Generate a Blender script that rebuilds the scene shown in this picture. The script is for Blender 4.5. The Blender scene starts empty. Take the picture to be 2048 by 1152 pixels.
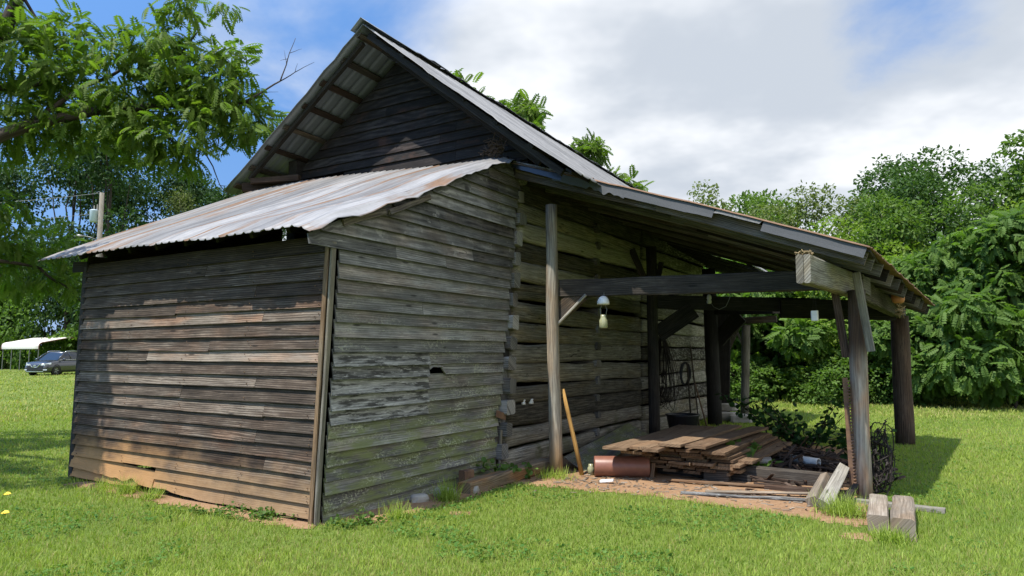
import bpy, math, random
import numpy as np
from mathutils import Vector, noise as MN, Matrix
S = bpy.context.scene
C = S.collection
rnd = random.Random(7)
RAD = math.radians

# ------------------------------------------------------------------ camera, sky, sun, exposure
cam_d = bpy.data.cameras.new('camera'); cam = bpy.data.objects.new('camera', cam_d); C.objects.link(cam)
cam.location = (0, 0, 1.6)
cam.rotation_euler = (RAD(90) + math.atan2(130, 1390), 0, 0)
cam_d.sensor_width = 36; cam_d.lens = 36 * 1390 / 2048
cam_d.clip_start = .05; cam_d.clip_end = 5000
S.camera = cam
SUN_DIR = Vector((-.375, -.365, 1.0)).normalized()          # towards the sun
sun_el = math.asin(SUN_DIR.z); sun_az = math.atan2(SUN_DIR.x, SUN_DIR.y)
sd = bpy.data.lights.new('sun', 'SUN'); so = bpy.data.objects.new('sun', sd); C.objects.link(so)
sd.energy = 4.3; sd.angle = RAD(.6); sd.color = (1, .95, .86)
so.rotation_euler = SUN_DIR.to_track_quat('Z', 'Y').to_euler()
so.location = SUN_DIR * 60
S.view_settings.view_transform = 'Standard'
S.view_settings.look = 'None'
S.view_settings.exposure = 0.8
S.cycles.max_bounces = 8; S.cycles.diffuse_bounces = 4; S.cycles.transmission_bounces = 4; S.cycles.transparent_max_bounces = 6
S.cycles.caustics_reflective = False; S.cycles.caustics_refractive = False

# ------------------------------------------------------------------ node helper
class G:
    def __init__(s, tree):
        s.t = tree; s.t.nodes.clear()
    def n(s, t, ins=None, **props):
        nd = s.t.nodes.new('ShaderNode' + t)
        for k, v in props.items(): setattr(nd, k, v)
        for k, v in (ins or {}).items():
            i = nd.inputs[k]
            if isinstance(v, bpy.types.NodeSocket): s.t.links.new(v, i)
            else: i.default_value = v
        return nd
    def m(s, op, a, b=None, c=None, clamp=False):
        ins = {0: a}
        if b is not None: ins[1] = b
        if c is not None: ins[2] = c
        return s.n('Math', ins, operation=op, use_clamp=clamp).outputs[0]
    def vm(s, op, a, b):
        return s.n('VectorMath', {0: a, 1: b}, operation=op).outputs[0]
    def mix(s, f, a, b, blend='MIX'):
        fix = lambda v: v if isinstance(v, bpy.types.NodeSocket) else (tuple(v) + (1,) if len(v) == 3 else v)
        return s.n('Mix', {0: f, 6: fix(a), 7: fix(b)}, data_type='RGBA', blend_type=blend, clamp_factor=True).outputs[2]
    def noise(s, v, scale=1, detail=3, rough=.55, dist=0):
        return s.n('TexNoise', {'Vector': v, 'Scale': scale, 'Detail': detail, 'Roughness': rough, 'Distortion': dist}).outputs[0]
    def ramp(s, f, stops, ip='LINEAR'):
        r = s.n('ValToRGB', {0: f}); e = r.color_ramp.elements; r.color_ramp.interpolation = ip
        while len(e) < len(stops): e.new(.5)
        for el, (p, c) in zip(e, stops):
            el.position = p; el.color = (c, c, c, 1) if isinstance(c, (int, float)) else tuple(c) + (1,)
        return r.outputs[0]
    def step(s, f, a, b):
        return s.n('MapRange', {0: f, 1: a, 2: b, 3: 0., 4: 1.}, interpolation_type='SMOOTHSTEP').outputs[0]
    def out(s, sh): 
        o = s.n('OutputMaterial'); s.t.links.new(sh, o.inputs[0])

def new_mat(name):
    m = bpy.data.materials.new(name); m.use_nodes = True
    return m, G(m.node_tree)

# ------------------------------------------------------------------ world: physical sky with clouds
W = bpy.data.worlds.new('World'); S.world = W; W.use_nodes = True
g = G(W.node_tree)
sky = g.n('TexSky', sky_type='NISHITA', sun_disc=False, sun_elevation=sun_el, sun_rotation=sun_az,
          air_density=1.0, dust_density=.6, ozone_density=1.6)
SKY_S = .075
tc = g.n('TexCoord').outputs['Generated']
sx = g.n('SeparateXYZ', {0: tc})
# direction on a flat cloud deck, so that clouds thin out and flatten towards the horizon
zz = g.m('MAXIMUM', g.m('ADD', sx.outputs[2], .22), .08)
deck = g.n('CombineXYZ', {0: g.m('DIVIDE', sx.outputs[0], zz), 1: g.m('DIVIDE', sx.outputs[1], zz), 2: .37}).outputs[0]
n1 = g.noise(deck, 1.05, 7, .56, .25)
n2 = g.noise(g.vm('ADD', deck, (4.2, 1.7, .3)), .55, 3, .5)
# cloud cover grows to the east (right of the picture), open blue to the north-west
east = g.m('MULTIPLY', sx.outputs[0], .40)
hole = g.n('VectorMath', {0: tc, 1: (.474, .783, .401)}, operation='DOT_PRODUCT').outputs['Value']
mid = g.n('VectorMath', {0: tc, 1: (.13, .945, .30)}, operation='DOT_PRODUCT').outputs['Value']
east = g.m('SUBTRACT', g.m('ADD', east, g.m('MULTIPLY', g.step(mid, .955, .995), .13)), g.m('MULTIPLY', g.step(hole, .988, .9995), .15))
cov = g.m('ADD', g.m('ADD', g.m('MULTIPLY', n1, .75), g.m('MULTIPLY', n2, .35)), east)
cov = g.m('ADD', cov, g.m('MULTIPLY', g.m('SUBTRACT', .45, sx.outputs[2]), .28))
mask = g.step(cov, .46, .64)
shade = g.noise(g.vm('ADD', deck, (2.1, 5.3, .9)), 1.3, 5, .55)
ccol = g.mix(g.step(shade, .36, .62), (.36, .395, .445), (.66, .672, .69))
blue = g.mix(1.0, sky.outputs[0], (SKY_S, SKY_S, SKY_S), 'MULTIPLY')
blue = g.mix(.55, blue, (.085, .245, .60))
# sky brightened round the sun behind the camera, added to lift shaded walls
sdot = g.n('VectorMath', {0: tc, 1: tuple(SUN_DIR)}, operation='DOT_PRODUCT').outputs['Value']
fill_glow = g.m('MULTIPLY_ADD', g.m('POWER', g.m('MAXIMUM', sdot, 0.), 2.), 1.7, 1.)
bg = g.n('Background', {0: g.mix(mask, blue, ccol), 1: fill_glow})
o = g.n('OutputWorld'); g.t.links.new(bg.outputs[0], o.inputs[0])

# ------------------------------------------------------------------ object helpers
def props(o, label=None, cat=None, group=None, kind=None):
    for k, v in (('label', label), ('category', cat), ('group', group), ('kind', kind)):
        if v: o[k] = v
    return o
def thing(name, label, cat, loc=(0, 0, 0), rz=0, group=None):
    o = bpy.data.objects.new(name, None); C.objects.link(o)
    o.empty_display_size = .2; o.location = loc; o.rotation_euler = (0, 0, rz)
    return props(o, label, cat, group)

class MB:
    """collects faces with uv and a per-face tint, builds ONE mesh object"""
    def __init__(s): s.v = []; s.f = []; s.uv = []; s.t = []; s.mi = []
    def face(s, idx, uv, tint=(.5, .5, .5), mi=0):
        s.f.append(idx); s.uv.append(uv); s.t.append(tint); s.mi.append(mi)
    def rings(s, rings, tint=None, us=None, caps=True, closed=True, mi=0, voff=0.):
        tint = tint or rt()
        b = len(s.v); n = len(rings[0]); 
        for r in rings: s.v.extend([tuple(p) for p in r])
        if us is None:
            us = [0.]
            for i in range(1, len(rings)): us.append(us[-1] + (Vector(rings[i][0]) - Vector(rings[i - 1][0])).length)
        per = [voff]
        for k in range(n): per.append(per[-1] + (Vector(rings[0][(k + 1) % n]) - Vector(rings[0][k])).length)
        for i in range(len(rings) - 1):
            for k in range(n if closed else n - 1):
                k2 = (k + 1) % n
                s.face((b + i * n + k, b + i * n + k2, b + (i + 1) * n + k2, b + (i + 1) * n + k),
                       ((us[i], per[k]), (us[i], per[k + 1]), (us[i + 1], per[k + 1]), (us[i + 1], per[k])), tint, mi)
        if caps and closed:
            for i, rv in ((0, True), (len(rings) - 1, False)):
                ix = [b + i * n + k for k in range(n)]
                c = Vector(rings[i][0]); a = (Vector(rings[i][1]) - c).normalized() if n > 1 else Vector((1, 0, 0))
                uvs = [(us[i] + .02 * k / n, per[0] + (Vector(rings[i][k]) - c).dot(a)) for k in range(n)]
                if rv: ix.reverse(); uvs.reverse()
                s.face(tuple(ix), tuple(uvs), tint, mi)
    def beam(s, p0, p1, h, w, up=(0, 0, 1), tint=None, seg=None, wob=.004, bev=.006, taper=1., roll=0., sag=0., mi=0):
        p0, p1 = Vector(p0), Vector(p1); d = p1 - p0; L = d.length; d.normalize()
        u = Vector(up); Wv = (u - d * u.dot(d)).normalized(); T = d.cross(Wv)
        if roll: Wv, T = Wv * math.cos(roll) + T * math.sin(roll), T * math.cos(roll) - Wv * math.sin(roll)
        seg = seg or max(2, int(L / .3)); sd_ = rnd.random() * 99
        b = min(bev, h * .3, w * .3); hh, ww = h / 2, w / 2
        prof = [(-hh, -ww + b), (-hh + b, -ww), (hh - b, -ww), (hh, -ww + b), (hh, ww - b), (hh - b, ww), (-hh + b, ww), (-hh, ww - b)]
        rg = []
        for i in range(seg + 1):
            q = i / seg; k = 1 + (taper - 1) * q; c = p0 + d * (L * q)
            c = c + Vector((0, 0, -sag * 4 * q * (1 - q)))
            rg.append([c + Wv * (x * k + wob * MN.noise((q * L * 2.1 + j * .7, sd_, j))) + T * (y * k + wob * MN.noise((q * L * 2.1, sd_ + 9, j * .6))) for j, (x, y) in enumerate(prof)])
        s.rings(rg, tint, [rnd.random() * 5 + L * i / seg for i in range(1)] and [L * i / seg for i in range(seg + 1)], mi=mi)
    def pole(s, pts, rads, n=10, tint=None, rough=.05, caps=True, mi=0, smooth=True):
        pts = [Vector(p) for p in pts]; rg = []; sd_ = rnd.random() * 99; ref = None
        for i, p in enumerate(pts):
            d = (pts[min(i + 1, len(pts) - 1)] - pts[max(i - 1, 0)]).normalized()
            if ref is None: ref = Vector((1, 0, 0)) if abs(d.x) < .8 else Vector((0, 1, 0))
            a = (ref - d * ref.dot(d)).normalized(); ref = a; b_ = d.cross(a)
            r = rads[i] if isinstance(rads, (list, tuple)) else rads
            rg.append([p + (a * math.cos(t) + b_ * math.sin(t)) * r * (1 + rough * MN.noise((math.cos(t) * 2 + sd_, math.sin(t) * 2, p.z * 1.5 + p.x + p.y))) for t in [2 * math.pi * k / n for k in range(n)]])
        s.rings(rg, tint, caps=caps, mi=mi)
    def obj(s, name, mats, parent=None, loc=None, rz=0., smooth=False, label=None, cat=None, group=None, kind=None, solid=None):
        me = bpy.data.meshes.new(name)
        me.from_pydata(s.v, [], s.f)
        me.uv_layers.new(name='UVMap'); me.color_attributes.new('tint', 'FLOAT_COLOR', 'CORNER')
        uv = me.uv_layers['UVMap']; at = me.color_attributes['tint']
        fu = []; ft = []
        for f, u, t in zip(s.f, s.uv, s.t):
            for q in u: fu.extend(q)
            ft.extend((t[0], t[1], t[2], 1.) * len(f))
        uv.data.foreach_set('uv', fu); at.data.foreach_set('color', ft)
        for m_ in (mats if isinstance(mats, (list, tuple)) else [mats]): me.materials.append(m_)
        me.polygons.foreach_set('material_index', s.mi)
        if smooth: me.polygons.foreach_set('use_smooth', [True] * len(s.f))
        me.update()
        o = bpy.data.objects.new(name, me); C.objects.link(o)
        if loc is not None: o.location = loc
        o.rotation_euler = (0, 0, rz)
        if parent is not None: o.parent = parent
        if solid:
            md = o.modifiers.new('thickness', 'SOLIDIFY'); md.thickness = solid; md.offset = -1
        return props(o, label, cat, group, kind)
def rt(a=.5, s=.22): return (min(1, max(0, rnd.gauss(a, s * .6))), rnd.random(), rnd.random())
def child(o, par): o.parent = par; return o

def sheet(name, fn, nu, nv, mat, uvs=(1, 1), parent=None, smooth=True, tint=None, solid=None, **kw):
    """grid surface fn(u,v) -> point, u and v in 0..1"""
    mb = MB()
    for j in range(nv + 1):
        for i in range(nu + 1): mb.v.append(tuple(fn(i / nu, j / nv)))
    for j in range(nv):
        for i in range(nu):
            a = j * (nu + 1) + i
            mb.face((a, a + 1, a + nu + 2, a + nu + 1),
                    ((i / nu * uvs[0], j / nv * uvs[1]), ((i + 1) / nu * uvs[0], j / nv * uvs[1]), ((i + 1) / nu * uvs[0], (j + 1) / nv * uvs[1]), (i / nu * uvs[0], (j + 1) / nv * uvs[1])),
                    tint(i / nu, j / nv) if tint else (.5, .5, .5))
    return mb.obj(name, mat, parent, smooth=smooth, solid=solid, **kw)

# barn frame: x = outwards from the log wall, y = along the barn away from the road, z up
BO = Vector((-1.8325, 6.7094, 0)); BR = math.atan2(-.53151, .84705)
def BL(x, y, z=0.):
    c, s_ = math.cos(BR), math.sin(BR)
    return Vector((BO.x + x * c - y * s_, BO.y + x * s_ + y * c, z))
def to_barn(X, Y):
    c, s_ = math.cos(BR), math.sin(BR); dx, dy = X - BO.x, Y - BO.y
    return dx * c + dy * s_, -dx * s_ + dy * c

# ------------------------------------------------------------------ materials
def wood(name, dark, mid, light, hue=(.10, .055, .03), huef=.25, ringf=70., warp=6., amp=.55, bump=.5, rough=.9, extra=None, crack=.6, ringa=.12):
    m, g = new_mat(name)
    tn = g.n('Attribute', attribute_name='tint'); ts = g.n('SeparateColor', {0: tn.outputs['Color']})
    r, gr, b = ts.outputs[0], ts.outputs[1], ts.outputs[2]
    uv = g.n('UVMap').outputs[0]
    v = g.vm('ADD', uv, g.n('CombineXYZ', {0: g.m('MULTIPLY', b, 37.3), 1: g.m('MULTIPLY', b, 11.7), 2: g.m('MULTIPLY', b, 5.1)}).outputs[0])
    warpn = g.noise(g.vm('MULTIPLY', v, (.8, 6., 1.)), 1., 2, .5)
    sv = g.n('SeparateXYZ', {0: v})
    ring = g.m('MULTIPLY_ADD', g.m('SINE', g.m('ADD', g.m('MULTIPLY', sv.outputs[1], ringf * 4), g.m('MULTIPLY', warpn, warp * 6.28))), .5, .5)
    streak = g.noise(g.vm('MULTIPLY', v, (1.9, 105., 1.)), 1., 5, .68)
    blotch = g.noise(g.vm('MULTIPLY', v, (1.6, 5.5, 1.)), 1.6, 6, .68)
    f = g.m('ADD', g.m('MULTIPLY', streak, .55), g.m('MULTIPLY', ring, ringa))
    f = g.m('ADD', f, g.m('MULTIPLY', blotch, .45))
    f = g.m('ADD', f, g.m('MULTIPLY', g.m('SUBTRACT', r, .5), amp))
    f = g.m('SUBTRACT', f, .02 + ringa * .5)
    col = g.ramp(f, ((.27, dark), (.49, mid), (.72, light)))
    hmask = g.m('MULTIPLY', g.step(g.noise(g.vm('MULTIPLY', v, (.9, 3., 1.)), 1.7, 3, .5), .40, .66), g.m('MULTIPLY', gr, huef * 2))
    vk = g.vm('MULTIPLY', v, (1.7, 7.5, 1.))
    kn = g.n('TexVoronoi', {'Vector': vk, 'Scale': 1., 'Randomness': 1.}).outputs['Distance']
    knot = g.m('MULTIPLY', g.step(kn, .13, .05), .75)
    col = g.mix(hmask, col, g.mix(1., col, tuple(4.2 * c for c in hue), 'MULTIPLY'))
    cn = g.noise(g.vm('MULTIPLY', v, (1.0, 34., 1.)), 1., 3, .55)
    crk = g.m('MULTIPLY', g.step(g.m('ABSOLUTE', g.m('SUBTRACT', cn, .5)), .018, .0), crack)
    crk = g.m('MULTIPLY', crk, g.step(blotch, .42, .62))
    col = g.mix(crk, col, tuple(.25 * c for c in dark))
    col = g.mix(knot, col, tuple(.5 * c for c in dark))
    hgt = g.m('ADD', g.m('MULTIPLY', streak, .8), g.m('MULTIPLY', ring, ringa))
    hgt = g.m('SUBTRACT', hgt, crk)
    if extra: col = extra(g, col, v)
    bp = g.n('Bump', {'Strength': bump, 'Distance': .006, 'Height': hgt})
    p = g.n('BsdfPrincipled', {'Base Color': col, 'Roughness': rough, 'Normal': bp.outputs[0], 'Specular IOR Level': .25})
    g.out(p.outputs[0]); return m

def obj_pos(g):
    o = g.n('TexCoord').outputs['Object']; return o, g.n('SeparateXYZ', {0: o})

def ex_front(g, col, v):          # red mud splashed up from the bare ground, lighter planed boards low down
    o, s_ = obj_pos(g)
    z = g.m('ADD', s_.outputs[2], g.m('MULTIPLY', g.m('SUBTRACT', g.noise(g.vm('MULTIPLY', o, (1.2, 1., 2.5)), 2., 4), .5), .8))
    mud = g.m('MULTIPLY', g.step(z, .62, .05), .78)
    left = g.m('MULTIPLY', g.step(z, .75, .1), g.step(s_.outputs[0], -1.2, -3.2))
    col = g.mix(mud, col, g.mix(g.noise(v, 9., 4), (.20, .115, .055), (.36, .24, .13)))
    return g.mix(g.m('MULTIPLY', left, .7), col, (.38, .20, .075))
def ex_side(g, col, v):           # green algae and pale lichen low on the wall
    o, s_ = obj_pos(g)
    n = g.noise(o, 1.5, 4, .6)
    z = g.m('ADD', s_.outputs[2], g.m('MULTIPLY', g.m('SUBTRACT', n, .5), 1.6))
    low = g.step(z, 1.55, .45)
    moss = g.m('MULTIPLY', low, g.step(g.noise(g.vm('MULTIPLY', v, (1., 3.5, 1.)), 2.6, 5, .65), .38, .62))
    col = g.mix(g.m('MULTIPLY', moss, .78), col, (.15, .175, .06))
    li = g.step(g.noise(g.vm('MULTIPLY', v, (1., 1.7, 1.)), 30., 4, .75), .51, .60)
    zone = g.step(g.noise(g.vm('MULTIPLY', v, (1., 2.5, 1.)), 2.3, 3, .5), .47, .62)
    zz_ = g.step(z, 2.6, .8)
    col = g.mix(g.m('MULTIPLY', g.m('MULTIPLY', li, zone), g.m('MULTIPLY', zz_, .6)), col, (.46, .48, .34))
    st = g.step(g.noise(g.vm('MULTIPLY', v, (2.5, 14., 1.)), 2.2, 4, .7), .60, .70)
    return g.mix(g.m('MULTIPLY', st, .42), col, (.34, .33, .30))
def ex_patch(g, col, v):
    n = g.noise(g.vm('MULTIPLY', v, (2.4, 17., 1.)), 1.2, 5, .65)
    col = g.mix(g.m('MULTIPLY', g.step(n, .47, .58), .85), col, (.026, .025, .023))
    f = g.noise(g.vm('MULTIPLY', v, (6., 30., 1.)), 1.6, 4, .7)
    return g.mix(g.m('MULTIPLY', g.step(f, .56, .66), .6), col, (.46, .455, .43))
def ex_log(g, col, v):
    o, s_ = obj_pos(g)
    far = g.step(s_.outputs[1], 8.2, 10.5)
    pat = g.step(g.noise(g.vm('MULTIPLY', v, (3., 9., 1.)), 2.5, 6, .75), .50, .58)
    col = g.mix(g.m('MULTIPLY', pat, g.m('MULTIPLY', far, .5)), col, (.50, .49, .45))
    moss = g.m('MULTIPLY', g.step(s_.outputs[2], .9, .1), g.step(g.noise(o, 2.4, 4), .5, .65))
    return g.mix(g.m('MULTIPLY', moss, .6), col, (.09, .095, .03))
def ex_black(g, col, v):
    o, s_ = obj_pos(g)
    n = g.step(g.noise(g.vm('MULTIPLY', v, (1., 2., 1.)), 1.8, 4, .6), .56, .72)
    return g.mix(g.m('MULTIPLY', n, .35), col, (.10, .045, .028))

M = {}
M['front'] = wood('front_board_wood', (.012, .0085, .006), (.067, .051, .038), (.27, .226, .18), hue=(.31, .215, .165), huef=.42, amp=.36, ringa=.13, ringf=70, warp=3.5, extra=ex_front)
M['side'] = wood('side_board_wood', (.023, .0228, .022), (.122, .120, .114), (.37, .366, .352), hue=(.28, .22, .18), huef=.28, amp=.36, ringa=.07, warp=2.5, extra=ex_side)
M['patch'] = wood('bleached_board_wood', (.03, .029, .027), (.20, .197, .187), (.50, .495, .475), hue=(.25, .24, .2), huef=.05, amp=.3, bump=.8, ringf=60, warp=2.5, ringa=.05, extra=ex_patch)
M['gable'] = wood('tarred_gable_wood', (.004, .0035, .0035), (.017, .015, .0148), (.062, .055, .052), hue=(.30, .2, .17), huef=.3, amp=.35, extra=ex_black)
M['log'] = wood('hewn_log_wood', (.026, .024, .020), (.150, .140, .115), (.42, .40, .345), hue=(.27, .23, .15), huef=.35, ringf=40, warp=4, bump=1., ringa=.08, extra=ex_log, crack=1.)
M['endgrain'] = wood('log_end_wood', (.03, .029, .027), (.13, .127, .118), (.34, .33, .31), ringf=60, warp=3, bump=.9)
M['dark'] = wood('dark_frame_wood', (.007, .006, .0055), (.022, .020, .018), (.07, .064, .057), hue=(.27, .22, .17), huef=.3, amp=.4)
M['beam'] = wood('grey_beam_wood', (.013, .011, .009), (.050, .042, .034), (.17, .148, .12), hue=(.29, .22, .15), huef=.4, amp=.45)
M['grey'] = wood('weathered_grey_wood', (.06, .055, .045), (.19, .175, .145), (.40, .38, .33), hue=(.26, .23, .17), huef=.3, amp=.4, ringf=40, ringa=.05)
M['brownpole'] = wood('bark_stained_pole_wood', (.012, .008, .006), (.045, .030, .021), (.14, .10, .075), hue=(.32, .2, .13), huef=.3, amp=.4)
M['plank'] = wood('sawn_plank_wood', (.035, .021, .012), (.115, .072, .042), (.24, .165, .10), hue=(.28, .22, .17), huef=.3, amp=.7, ringf=45, bump=.35)
M['pale'] = wood('pale_split_wood', (.07, .058, .044), (.20, .165, .125), (.40, .35, .285), hue=(.28, .22, .16), huef=.3, amp=.4, ringa=.04)
M['yellow'] = wood('yellow_painted_pole', (.12, .065, .02), (.34, .19, .055), (.50, .33, .12), huef=.1, amp=.3)
M['corner'] = wood('corner_board_wood', (.05, .036, .022), (.19, .145, .095), (.36, .30, .21), hue=(.32, .21, .12), huef=.6, amp=.5)

def metal_roof(name, base, rustf, streak=(30., 2., 1.), metallic=.35, rough=.5, dirt=.5, edge=None):
    m, g = new_mat(name)
    uv = g.n('UVMap').outputs[0]
    tn = g.n('Attribute', attribute_name='tint'); ts = g.n('SeparateColor', {0: tn.outputs['Color']})
    n1 = g.noise(g.vm('MULTIPLY', uv, streak), .35, 5, .65)
    n2 = g.noise(uv, 1.1, 4, .6); n3 = g.noise(uv, 14., 3, .6)
    b2 = tuple(c * .55 for c in base)
    col = g.mix(g.step(n1, .35, .65), base, b2 if dirt > .3 else tuple(c * .8 for c in base))
    col = g.mix(g.m('MULTIPLY', g.step(n3, .5, .75), .35), col, tuple(c * .6 for c in base))
    rm = g.m('ADD', g.m('ADD', g.m('MULTIPLY', n1, .6), g.m('MULTIPLY', n2, .5)), g.m('MULTIPLY', ts.outputs[0], .55))
    rm = g.step(rm, 1.02 - rustf, 1.18 - rustf)
    col = g.mix(1., col, g.ramp(ts.outputs[1], ((0., .62), (1., 1.25))), 'MULTIPLY')
    rust = g.mix(n3, (.085, .045, .024), (.23, .130, .066))
    col = g.mix(g.m('MULTIPLY', rm, .9), col, rust)
    bp = g.n('Bump', {'Strength': .2, 'Distance': .004, 'Height': n3})
    p = g.n('BsdfPrincipled', {'Base Color': col, 'Roughness': g.mix(rm, (rough,) * 3, (.9,) * 3), 'Metallic': g.m('MULTIPLY', g.m('SUBTRACT', 1., rm), metallic), 'Normal': bp.outputs[0]})
    g.out(p.outputs[0]); return m
M['shedroof'] = metal_roof('galvanised_shed_sheet', (.235, .228, .22), .29, metallic=.08, rough=.6)
M['mainroof'] = metal_roof('weathered_barn_sheet', (.27, .262, .25), .02, metallic=.2, rough=.65)
M['rustroof'] = metal_roof('rusty_porch_sheet', (.26, .17, .13), .40, streak=(2., 30., 1.), metallic=.1, rough=.8)
M['spangle'] = metal_roof('spangled_sheet_underside', (.22, .245, .27), -.05, metallic=.3, rough=.5, dirt=.2)
M['rustiron'] = metal_roof('rusty_iron', (.10, .055, .04), .35, metallic=.3, rough=.7)

def plain(name, col, rough=.6, metallic=0., var=.15, scale=20., spec=.4, **kw):
    m, g = new_mat(name)
    o = g.n('TexCoord').outputs['Object']
    n = g.noise(o, scale, 4, .6)
    c = g.mix(n, tuple(x * (1 - var) for x in col), tuple(min(1, x * (1 + var)) for x in col))
    bp = g.n('Bump', {'Strength': .15, 'Distance': .003, 'Height': n})
    p = g.n('BsdfPrincipled', {'Base Color': c, 'Roughness': rough, 'Metallic': metallic, 'Specular IOR Level': spec, 'Normal': bp.outputs[0]})
    for k, v in kw.items(): p.inputs[k].default_value = v
    g.out(p.outputs[0]); return m
M['tar'] = plain('mineral_tar_paper', (.075, .077, .08), .9, var=.6, scale=160.)
M['tarblue'] = plain('black_flashing', (.035, .04, .05), .3, .3, var=.4, scale=30.)
M['black'] = plain('black_plastic', (.018, .019, .02), .45)
M['clay'] = plain('salt_glazed_clay', (.20, .085, .055), .42, var=.35, scale=14.)
M['iron'] = plain('old_wire', (.035, .028, .024), .7, .5)
M['wire'] = plain('grey_wire', (.22, .22, .2), .5, .6)
M['white'] = plain('white_ceramic', (.62, .61, .57), .4, var=.25)
M['jar'] = plain('cloudy_jar_glass', (.42, .42, .24), .2, var=.2, **{'Transmission Weight': .35})
M['stone'] = plain('grey_field_stone', (.30, .28, .24), .9, var=.45, scale=9.)
M['nest'] = plain('old_nest_straw', (.07, .045, .03), .95, var=.5)
M['straw'] = plain('dry_straw', (.22, .16, .08), .9, var=.4)
M['gourd'] = plain('orange_gourd', (.42, .17, .07), .6)
M['peel'] = plain('peeling_white_paint', (.13, .13, .125), .85, var=1., scale=45.)
M['tubep'] = plain('pale_tube', (.42, .41, .38), .7, var=.3)
M['paper'] = plain('white_litter', (.75, .75, .72), .6)
# ------------------------------------------------------------------ the barn (one building, its members are parts)
V = Vector
barn = thing('log_barn', 'old dark log barn with clapboard lean-to, tin roofs and open pole shed', 'barn', BO, BR)

def lerp(a, b, t): return a + (b - a) * t
def pl(tab, x):
    if x <= tab[0][0]: return lerp(tab[0][1], tab[1][1], (x - tab[0][0]) / (tab[1][0] - tab[0][0]))
    for (x0, y0), (x1, y1) in zip(tab, tab[1:]):
        if x <= x1: return lerp(y0, y1, (x - x0) / (x1 - x0))
    return y1 + (x - x1) * (y1 - y0) / (x1 - x0)

def clap(mb, SF, out, s0, s1, z0, z1, tint, thick=.02, prot=.030, lift=.03, rag=.0025, tilt=0., clip=None, edge=None, step=.14):
    """one lapped board between s0 and s1; z0, z1 its lower and upper line; edge(s) eats into its lower edge"""
    out = V(out); n = max(2, int((s1 - s0) / (.05 if edge else step))); sd_ = rnd.random() * 99; rg = []; us = []
    e0, e1 = rnd.gauss(0, .004), rnd.gauss(0, .004) + tilt
    for i in range(n + 1):
        q = i / n; s = lerp(s0, s1, q)
        zl = z0 + rag * MN.noise((s * 1.9, sd_, 0)) + rag * .6 * MN.noise((s * 9, sd_, 3)) + lerp(e0, e1, q)
        zh = z1 + lift + lerp(e0, e1, q)
        if edge: zl += edge(s)
        if clip:
            t = clip(s); zl = min(zl, t - .01); zh = min(zh, t)
        pr = prot + .004 * MN.noise((s * 1.3, sd_, 7))
        lo = V(SF(s, zl)) + out * pr; hi = V(SF(s, zh)) + out * .002
        rg.append([lo + out * thick, lo, hi, hi + out * thick * .55]); us.append(s)
    mb.rings(rg, tint, us)

# front wall of the lean-to: 20 lapped boards, the two lowest rotten
def SFf(s, z): return (s + z * lerp(.020, .053, (s + 4.45) / 4.45), -.012 * math.sin(z * 1.1), z)
mb = MB(); pitch = .1335
joints = {0: [-1.35], 1: [-2.62], 2: [-3.25], 3: [-.75], 5: [-.9], 7: [-.8], 8: [-2.2], 9: [-.95], 11: [-2.9], 12: [-1.75], 14: [-.9], 15: [-2.4], 16: [-1.05], 18: [-1.9]}
for i in range(20):
    z0 = .04 + i * pitch + rnd.gauss(0, .004); z1 = .04 + (i + 1) * pitch
    js = [-4.45] + joints.get(i, []) + [-.012]
    for k, (a, b) in enumerate(zip(js, js[1:])):
        t = rt(.5, .3)
        if i > 15: t = (t[0] * .6, t[1] * .5, t[2])  # top boards tinted darker, eave shade put into their colour
        ed = None; tilt = rnd.gauss(0, .004); thick = .02; lift = .03
        if i == 1 and k == 0:
            a2 = -3.3
            ed = lambda s: -.015 + (.055 * max(0, 1 - abs(s + 3.02 + .0) / .14) if s < -2.6 else 0) + .022 * MN.noise((s * 7, 3, 1))
            tilt = -.085; thick = .024
        if i == 0 and k == 0: ed = lambda s: .03 * max(0, MN.noise((s * 4, 8, 1))) + .05 * max(0, 1 - abs(s + 2.6) / .8)
        if i == 12 and k == 1: tilt = .0; ed = lambda s: -.012
        if i == 12 and k == 0: tilt = -.03
        clap(mb, SFf, (0, -1, 0), a + .002, b - .002, z0, z1, t, thick=thick, lift=lift, tilt=tilt, edge=ed, prot=.030 + (.012 if i == 1 and k == 0 else 0))
for i in range(20):
    for s in (-4.36, -3.3, -2.2, -1.1, -.12):
        for q in (0, 1):
            if rnd.random() < .75:
                sx_ = s + rnd.gauss(0, .03); z = .04 + (i + .22 + q * .35) * pitch + rnd.gauss(0, .006); p = V(SFf(sx_, z)) + V((0, -.052 + .006 * q, 0))
                mb.beam(p, p + V((0, -.006, -.002)), .011, .011, seg=1, wob=0, mi=1)
fw = mb.obj('front_wall', [M['front'], M['rustiron']], barn)
# nail heads and the sill under the wall
mb = MB()
mb.beam((-4.4, .12, .1), (0, .12, .1), .18, .16); mb.obj('sill_beam', M['dark'], barn)
mb = MB()
mb.beam((-4.47, -.02, -.04), (-4.39, -.02, 2.72), .05, .10, up=(0, 1, 0)); mb.obj('corner_board', M['dark'], barn)
mb = MB()
mb.beam((-.020, -.062, -.02), (.122, -.066, 2.66), .026, .055, up=(0, 1, 0), wob=.006)
mb.obj('corner_board', M['corner'], barn)
mb = MB()
mb.beam((.042, -.045, -.02), (.182, -.045, 2.66), .028, .055, up=(1, 0, 0), wob=.008)
mb.obj('corner_board', M['grey'], barn)
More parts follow.
